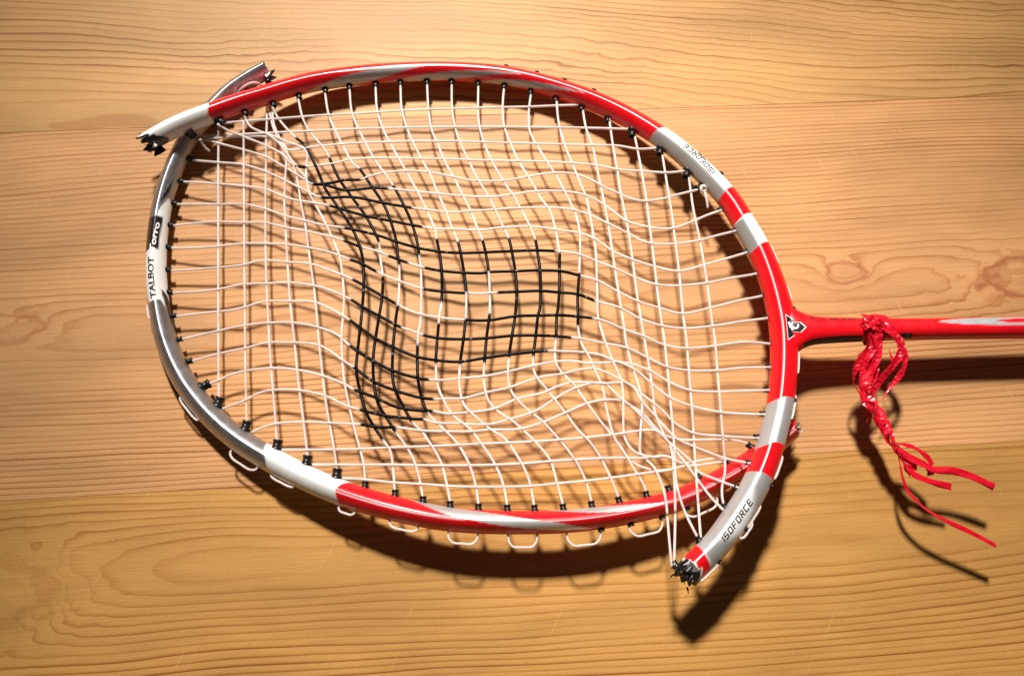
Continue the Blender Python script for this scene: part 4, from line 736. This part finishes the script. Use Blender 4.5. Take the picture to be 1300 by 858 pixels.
# ------------------------------------------------------------------ grommets
def grommet_mesh():
    prof = [(1.5, -0.4), (1.5, 0.2), (1.15, 0.4), (1.08, 1.3), (1.22, 1.75), (1.3, 2.1), (0.95, 2.2), (0.68, 1.8), (0.6, 0.5)]
    n = 12; v, f = [], []
    for r, z in prof:
        for k in range(n): a = 2 * math.pi * k / n; v.append((r * MM * math.cos(a), r * MM * math.sin(a), z * MM))
    for i in range(len(prof) - 1):
        for k in range(n): f.append((i * n + k, i * n + (k + 1) % n, (i + 1) * n + (k + 1) % n, (i + 1) * n + k))
    me = bpy.data.meshes.new('grommet'); me.from_pydata(v, [], f); me.polygons.foreach_set('use_smooth', [True] * len(f)); me.materials.append(M_BLACK); return me
GM = grommet_mesh()
def grommet(T, own, px, py, scale=1.0, aim=None, out=False, tilt=0.0):
    i = T.at(px, py); base = T.surf(i, (-1 if out else 1) * math.pi / 2, 0.96); d = T.side[i] * (-1 if out else 1)
    if aim: d = (d * 0.55 + (aim - base).normalized()).normalized()
    d = (d + Vector((0, 0, tilt))).normalized()
    o = bpy.data.objects.new('grommet', GM); COL.objects.link(o); o.parent = own
    o.matrix_basis = RI @ Matrix.Translation(base) @ d.to_track_quat('Z', 'Y').to_matrix().to_4x4() @ Matrix.Diagonal((scale, scale, scale * (0.4 if out else 1.0), 1))
done = []
for s in STR:
    for end in (0, 1):
        p = s.p[0] if end == 0 else s.p[-1]; q = s.p[6] if end == 0 else s.p[-7]
        hh = s.h0 if end == 0 else s.h1
        if s.fam == 'V' and s.idx < 5 and end == 0: T, own = TA, OA
        elif s in (STR[16], STR[17]) and end == 1: continue
        elif s is STR[len(CROSSES) + 5] and end == 0: continue
        else:
            da = math.dist(TA.px[TA.at(*p)], p); db = math.dist(TB.px[TB.at(*p)], p)
            if s.fam == 'H' and 14 <= s.idx <= 18 and end == 1: T, own = TB, OB
            elif s.fam == 'H' and 19 <= s.idx and end == 1: T, own = TA, OA
            else: T, own = (TA, OA) if da < db else (TB, OB)
        i = T.at(*p)
        if s.fam == 'H' and s.idx in (0, 1, 2, 3, 4) and end == 0: T, own = TB, OB; i = T.at(*p)
        near = [x for x in done if x[0] is T and abs(x[1] - T.s[i]) < 4.2]
        if near: continue
        done.append((T, T.s[i])); sc = 1.0
        if T is TA and 235 < p[0] < 440 and p[1] > 470: sc = 1.45
        if T is TA and p[0] < 235: sc = 0.85
        if T is TB and (p[0] > 760 and 150 < p[1] < 250 or p[0] < 290): sc = 1.35
        if T is TB and p[0] > 900 and p[1] > 250: sc = 0.85
        grommet(T, own, *p, scale=sc, aim=P(q[0], q[1], hh))
for p in ((640, 97), (678, 105), (712, 114), (748, 126), (904, 230), (990, 395)): grommet(TB, OB, *p, scale=0.8, out=True)
for p in ((854, 634), (892, 615)): grommet(TA, OA, *p)
for p in ((760, 657), (797, 651), (836, 642), (866, 632)): grommet(TA, OA, *p, scale=1.05, out=True)
for p in ((962, 608), (930, 660), (900, 700), (991, 505)): grommet(TB, OB, *p, scale=0.72, out=True)

# ------------------------------------------------------------------ torn ends
def shard(name, pts, wid, mat, parent, th=0.35):
    """a ragged splinter: flat tapering blade"""
    V3 = [P(*p) for p in pts]; n = len(V3); verts, faces = [], []
    for i, c in enumerate(V3):
        t = (V3[min(n - 1, i + 1)] - V3[max(0, i - 1)]).normalized(); sd = t.cross(Vector((0.25, -0.35, 1))).normalized(); u = sd.cross(t)
        wv = wid * (1 - (i / (n - 1)) ** 1.6) * 0.5 * MM + 0.00006
        for a, b in ((-1, -1), (1, -1), (1, 1), (-1, 1)): verts.append(c + sd * wv * a + u * th * 0.5 * MM * b)
    for i in range(n - 1):
        for k in range(4): a = i * 4 + k; b = i * 4 + (k + 1) % 4; faces.append((a, b, b + 4, a + 4))
    faces += [(3, 2, 1, 0), tuple((n - 1) * 4 + k for k in range(4))]
    return part(name, verts, faces, mat, parent, smooth=False)
for pts, wd, mt, th in (
    ([(190, 175, 18), (184, 176, 18), (178, 180, 17.5)], 1.4, M_CARBON, .5), ([(196, 186, 14), (187, 189, 13.5), (178, 192, 13)], 4.2, M_CARBON, .8), ([(206, 186, 13), (199, 194, 12), (194, 202, 11)], 5.2, M_CARBON, .8),
    ([(198, 184, 15), (192, 190, 14), (188, 195, 12)], 4.0, M_CARBON, 1.0), ([(196, 179, 18), (190, 181, 17.5), (185, 185, 16)], 1.8, M_GLASS, .4), ([(198, 183, 19), (196, 186, 19), (193, 188, 18)], 1.4, M_CHIP, .3),
    ([(876, 716, 26), (862, 719, 25), (851, 722, 23)], 5.0, M_CARBON, 1.6), ([(868, 722, 24), (858, 728, 23), (851, 733, 20)], 5.0, M_CARBON, 2.0), ([(880, 729, 23), (875, 739, 22), (871, 749, 19)], 5.0, M_CARBON, 2.0),
    ([(874, 724, 25), (868, 732, 23.5), (862, 740, 21)], 6.0, M_CARBON, 2.0), ([(872, 728, 22), (866, 737, 20), (861, 742, 17)], 5, M_CARBON, 2.0), ([(880, 715, 27.4), (873, 722, 26.6), (867, 733, 25)], 3.0, M_GLASS, .6), ([(884, 720, 27), (878, 727, 26.6), (875, 734, 25)], 2.0, M_GLASS, .5),
    ([(884, 723, 26.6), (881, 729, 26), (879, 735, 24.5)], 1.2, M_CHIP, .3), ([(878, 712, 27.4), (871, 716, 27), (863, 719, 26)], 1.2, M_CHIP, .3), ([(858, 720, 25), (853, 719, 25), (848, 722, 24.5)], 0.9, M_CARBON, .4), ([(858, 728, 23), (851, 731, 23), (847, 736, 22)], 0.8, M_CARBON, .4), ([(872, 745, 20), (874, 751, 19.5), (875, 757, 19)], 0.7, M_CARBON, .4)):
    mid = pts[0]; shard('splinter', [tuple(mid[c] + (p[c] - mid[c]) * (0.82 if mid[0] < 400 else 0.68) for c in range(3)) for p in pts], wd * 0.8, mt, OB, th * 0.6)
shard('splinter', [(339, 97, 8), (345, 92, 9), (349, 88.5, 10)], 2.0, M_CARBON, OA, .5)
shard('splinter', [(339, 99, 8), (345, 99, 9), (351, 98, 10)], 2.6, M_CARBON, OA, 1.0)
shard('splinter', [(337, 97, 11), (341, 94, 11), (343, 91, 11)], 1.1, M_CHIP, OA)
shard('splinter', [(1004, 543, 12), (1010, 539, 13), (1016, 536, 13.5)], 2.6, M_GLASS, OA, .6)
shard('splinter', [(1005, 546, 11), (1011, 545, 11.5), (1015, 544, 12)], 1.6, M_CARBON, OA, .6)

def fibres(T, own, end, n, seed, lo, hi, mat_cols):
    """hair-thin broken fibres standing out of the torn tube wall"""
    rnd = random.Random(seed); sg = -1 if end == 0 else 1; e = 0 if end == 0 else T.n - 1
    for k in range(n):
        phi = rnd.uniform(0, 2 * math.pi); i = e - sg * rnd.randint(0, 5); p0 = T.surf(i, phi, rnd.uniform(0.72, 0.98)); L_ = rnd.uniform(lo, hi) * MM
        d = (T.t[e] * sg + Vector((rnd.gauss(0, .3), rnd.gauss(0, .3), rnd.gauss(0, .22)))).normalized(); bend = Vector((rnd.gauss(0, .3), rnd.gauss(0, .3), rnd.gauss(0, .2)))
        pts = [p0 - d * L_ * .3, p0 + d * L_ * .35, p0 + d * L_ * .7 + bend * L_ * .15, p0 + d * L_ + bend * L_ * .35]
        string_mesh('broken_fibre', pts, [rnd.choice(mat_cols)] * 4, rnd.uniform(0.07, 0.17), 5, own, inks=[1.0] * 4)
fibres(TB, OB, 0, 22, 1, 0.8, 2.6, (BLACK, BLACK, (0.1, 0.1, 0.1), (0.5, 0.5, 0.47)))
fibres(TB, OB, 1, 30, 2, 0.6, 2.0, (BLACK, BLACK, (0.08, 0.08, 0.08), (0.42, 0.42, 0.4)))
fibres(TA, OA, 0, 14, 3, 1.0, 3.0, (BLACK, (0.1, 0.1, 0.1), (0.4, 0.4, 0.4)))
fibres(TA, OA, 1, 12, 4, 1.0, 3.2, (BLACK, (0.15, 0.15, 0.15), (0.5, 0.5, 0.5)))

# ------------------------------------------------------------------ red ribbon tied to the shaft
RIB = empty('red_ribbon', P(1110, 470, 0)); RBI = Matrix.Translation(-RIB.location)
tag(RIB, 'shiny red plastic ribbon knotted round the racket shaft, with a braid and loose tails', 'ribbon')
def ribbon(name, pts, wid, twist=(0.0, 0.0), fold=0.25, end_taper=0.0, start_taper=0.0, wav=0.0, seed=0, parent=None, crinkle=None):
    """strip along (x, y, h) survey points; twist in degrees at both ends; three vertices across with a crease"""
    crinkle = (0.03 if name == 'tail' else 0.11) if crinkle is None else crinkle
    fold *= 0.5; q = resample(spline(pts, 14), 1.3 if name == 'tail' else 2.8); V3 = [P(*p) for p in q]; n = len(V3); verts, faces = [], []; rnd = random.Random(seed); ph = rnd.uniform(0, 6)
    for i, c in enumerate(V3):
        t = (V3[min(n - 1, i + 1)] - V3[max(0, i - 1)]).normalized(); f = i / (n - 1)
        sd = t.cross(Vector((0, 0, 1))).normalized(); u = sd.cross(t)
        a = math.radians(twist[0] + (twist[1] - twist[0]) * f + 0.7 * wav * math.sin(f * 9 + ph)); s2 = sd * math.cos(a) + u * math.sin(a); u2 = s2.cross(t) * -1
        wv = wid * 0.31 * 0.5 * MM * (1.0)
        if end_taper and f > 1 - end_taper: wv *= max(0.12, (1 - f) / end_taper)
        if start_taper and f < start_taper: wv *= max(0.25, f / start_taper)
        cr1, cr2 = rnd.uniform(-1, 1), rnd.uniform(-1, 1)
        for k in (-1, -0.4, 0.3, 1): verts.append(c + s2 * wv * (k + 0.05 * (cr1 if k < 0 else cr2)) + u2 * wv * (fold * (1 - abs(k)) + 0.22 * math.sin(f * 14 + ph + k * 2) + crinkle * rnd.uniform(-1, 1)))
    for i in range(n - 1):
        for k in range(3): a = i * 4 + k; faces.append((a, a + 1, a + 5, a + 4))
    o = mesh_obj(name, [tuple(RBI @ Vector(v)) for v in verts], faces, M_RIBBON, parent or RIB, smooth=(name == 'tail'))
    md = o.modifiers.new('thickness', 'SOLIDIFY'); md.thickness = 0.00012; md.offset = 0
    return o
# turns round the shaft
def wrap(x0, x1, turns, r, wid, seed):
    rnd = random.Random(seed); pts = []; N = int(40 * turns)
    for k in range(N + 1):
        f = k / N; a = 2 * math.pi * turns * f + 0.6; x = x0 + (x1 - x0) * f + 2 * math.sin(a * .5 + seed); c = P(x, 418.4, 15.7)
        rr_ = (r + 0.35 * math.sin(a * 3 + seed)) * MM; pts.append(c + Vector((0, math.cos(a), math.sin(a))) * rr_)
    verts, faces = [], []; n = len(pts)
    for i, c in enumerate(pts):
        ax = Vector((1, 0.12 * math.sin(i * .2 + seed), 0)); rad = (c - P(x0 + (x1 - x0) * i / (n - 1), 418.4, 15.7)); rad.x = 0; rad.normalize()
        for k in (-1, -0.3, 0.4, 1): verts.append(c + ax * (wid * .155 * MM * k) + rad * (0.3 * MM * (1 - abs(k)) + 0.16 * MM * rnd.uniform(-1, 1)))
    for i in range(n - 1):
        for k in range(3): a = i * 4 + k; faces.append((a, a + 1, a + 5, a + 4))
    o = mesh_obj('knot', [tuple(RBI @ Vector(v)) for v in verts], faces, M_RIBBON, RIB, smooth=False); md = o.modifiers.new('thickness', 'SOLIDIFY'); md.thickness = 0.00015
    return o
wrap(1098, 1116, 1.6, 4.75, 13, 1); wrap(1102, 1126, 1.3, 5.2, 11, 2); wrap(1096, 1108, 1.1, 5.5, 9, 5)
ribbon('knot', [(1094, 416, 20.6), (1101, 411, 22.2), (1110, 408, 22), (1119, 409, 21.4), (1126, 414, 20.6)], 11, (0, 25), .5, wav=14, seed=8)
ribbon('knot', [(1108, 406, 21.6), (1110, 413, 22.6), (1113, 420, 21.8), (1114, 428, 20)], 10, (10, -20), .6, wav=10, seed=9)
# hanging loops
ribbon('loop', [(1109, 424, 21), (1103, 441, 19.5), (1094, 455, 18.5), (1085, 472, 17.5), (1084, 487, 17), (1091, 498, 16.6), (1100, 511, 16)], 9, (15, 60), .4, wav=22, seed=1)
ribbon('loop', [(1112, 418, 21.6), (1115, 438, 20.5), (1110, 458, 19), (1102, 475, 18), (1098, 490, 17.5), (1103, 503, 17)], 13, (5, -35), .45, wav=18, seed=2)
ribbon('loop', [(1110, 426, 20.5), (1106, 445, 19.6), (1099, 458, 18.8), (1095, 474, 17.6), (1095, 490, 16.8), (1102, 507, 16)], 9, (-30, 30), .5, wav=25, seed=3)
ribbon('loop', [(1114, 411, 22), (1127, 418, 21.6), (1140, 429, 21), (1145, 443, 20.5), (1138, 458, 19.6), (1128, 471, 18.4), (1116, 485, 17.6), (1106, 499, 17), (1101, 508, 16.4)], 9.5, (-10, 40), .4, wav=16, seed=4)
ribbon('loop', [(1143, 432, 20.5), (1149, 452, 19.6), (1147, 468, 18.8), (1139, 481, 17.8), (1129, 493, 17), (1119, 509, 16)], 8, (30, -30), .35, end_taper=.45, wav=20, seed=5)
ribbon('loop', [(1113, 424, 20.6), (1113, 446, 19.6), (1112, 466, 18.4), (1108, 484, 17.2), (1104, 500, 16.4)], 8, (40, -10), .5, wav=20, seed=6)
ribbon('loop', [(1129, 443, 19), (1131, 451, 19.2), (1134, 460, 19), (1133, 470, 18.2)], 5, (20, 0), .3, start_taper=.6, wav=10, seed=7)
# braid
bp_ = resample(spline([(1098, 500, 16.2), (1106, 512, 16), (1114, 525, 15.8), (1122, 541, 15.6), (1130, 556, 15.4), (1138, 569, 15.2), (1146, 580, 15)], 14), 1.0)
for k in range(3):
    pts = []
    for i, p in enumerate(bp_):
        f = i / (len(bp_) - 1); a = f * 13 + k * 2.094; r = 5.6 - 2.6 * f; pts.append((p[0] + r * math.cos(a) * .85, p[1] - r * math.cos(a) * .5, p[2] + 1.5 * math.sin(a) * (1 - .4 * f)))
    ribbon('braid_strand', pts[::3] + [pts[-1]], 11.5 - k, (10, 50), .55, wav=28, seed=20 + k)
ribbon('braid_strand', [(1094, 497, 17), (1098, 508, 18), (1104, 516, 18), (1110, 524, 17)], 9, (20, -40), .5, end_taper=.3, wav=20, seed=31)
ribbon('braid_strand', [(1101, 522, 15), (1103, 528, 14.4), (1100, 537, 13.6)], 6, (20, 40), .3, end_taper=.5, wav=10, seed=32)
# tails
ribbon('tail', [(1138, 563, 15.4), (1150, 564.5, 15.6), (1166, 571, 16), (1176, 579, 16), (1184, 590, 15.6)], 6.5, (50, 0), .15, seed=41)
ribbon('tail', [(1134, 565, 15.4), (1152, 579, 15.8), (1172, 589, 16.2), (1186, 596, 16.4), (1210, 597.5, 16.4), (1237, 606, 16), (1262, 618, 15.4)], 8.8, (15, 0), .08, seed=42)
ribbon('tail', [(1140, 572, 15), (1150, 591, 15.2), (1162, 603, 15.4), (1183, 611.5, 15.2), (1208, 618, 14.8)], 8, (40, 0), .08, seed=43)
ribbon('tail', [(1137, 567, 15), (1142, 586, 15), (1147, 609, 15), (1154, 625, 15), (1174, 645, 15), (1202, 661, 15), (1232, 675.5, 14.6), (1264, 692, 14)], 6.6, (55, 20), .08, seed=44)
ribbon('tail', [(1144, 574, 15), (1154, 586, 14.8), (1164, 597, 14.4)], 13, (30, 10), .2, end_taper=.2, seed=45)
ribbon('tail', [(1172, 588, 15.6), (1179, 594, 15), (1182, 603, 14.6)], 8, (20, 0), .1, seed=46)
ribbon('tail', [(1140, 570, 14.6), (1149, 592, 14.2), (1156, 606, 14)], 6, (50, 20), .2, end_taper=.3, seed=47)
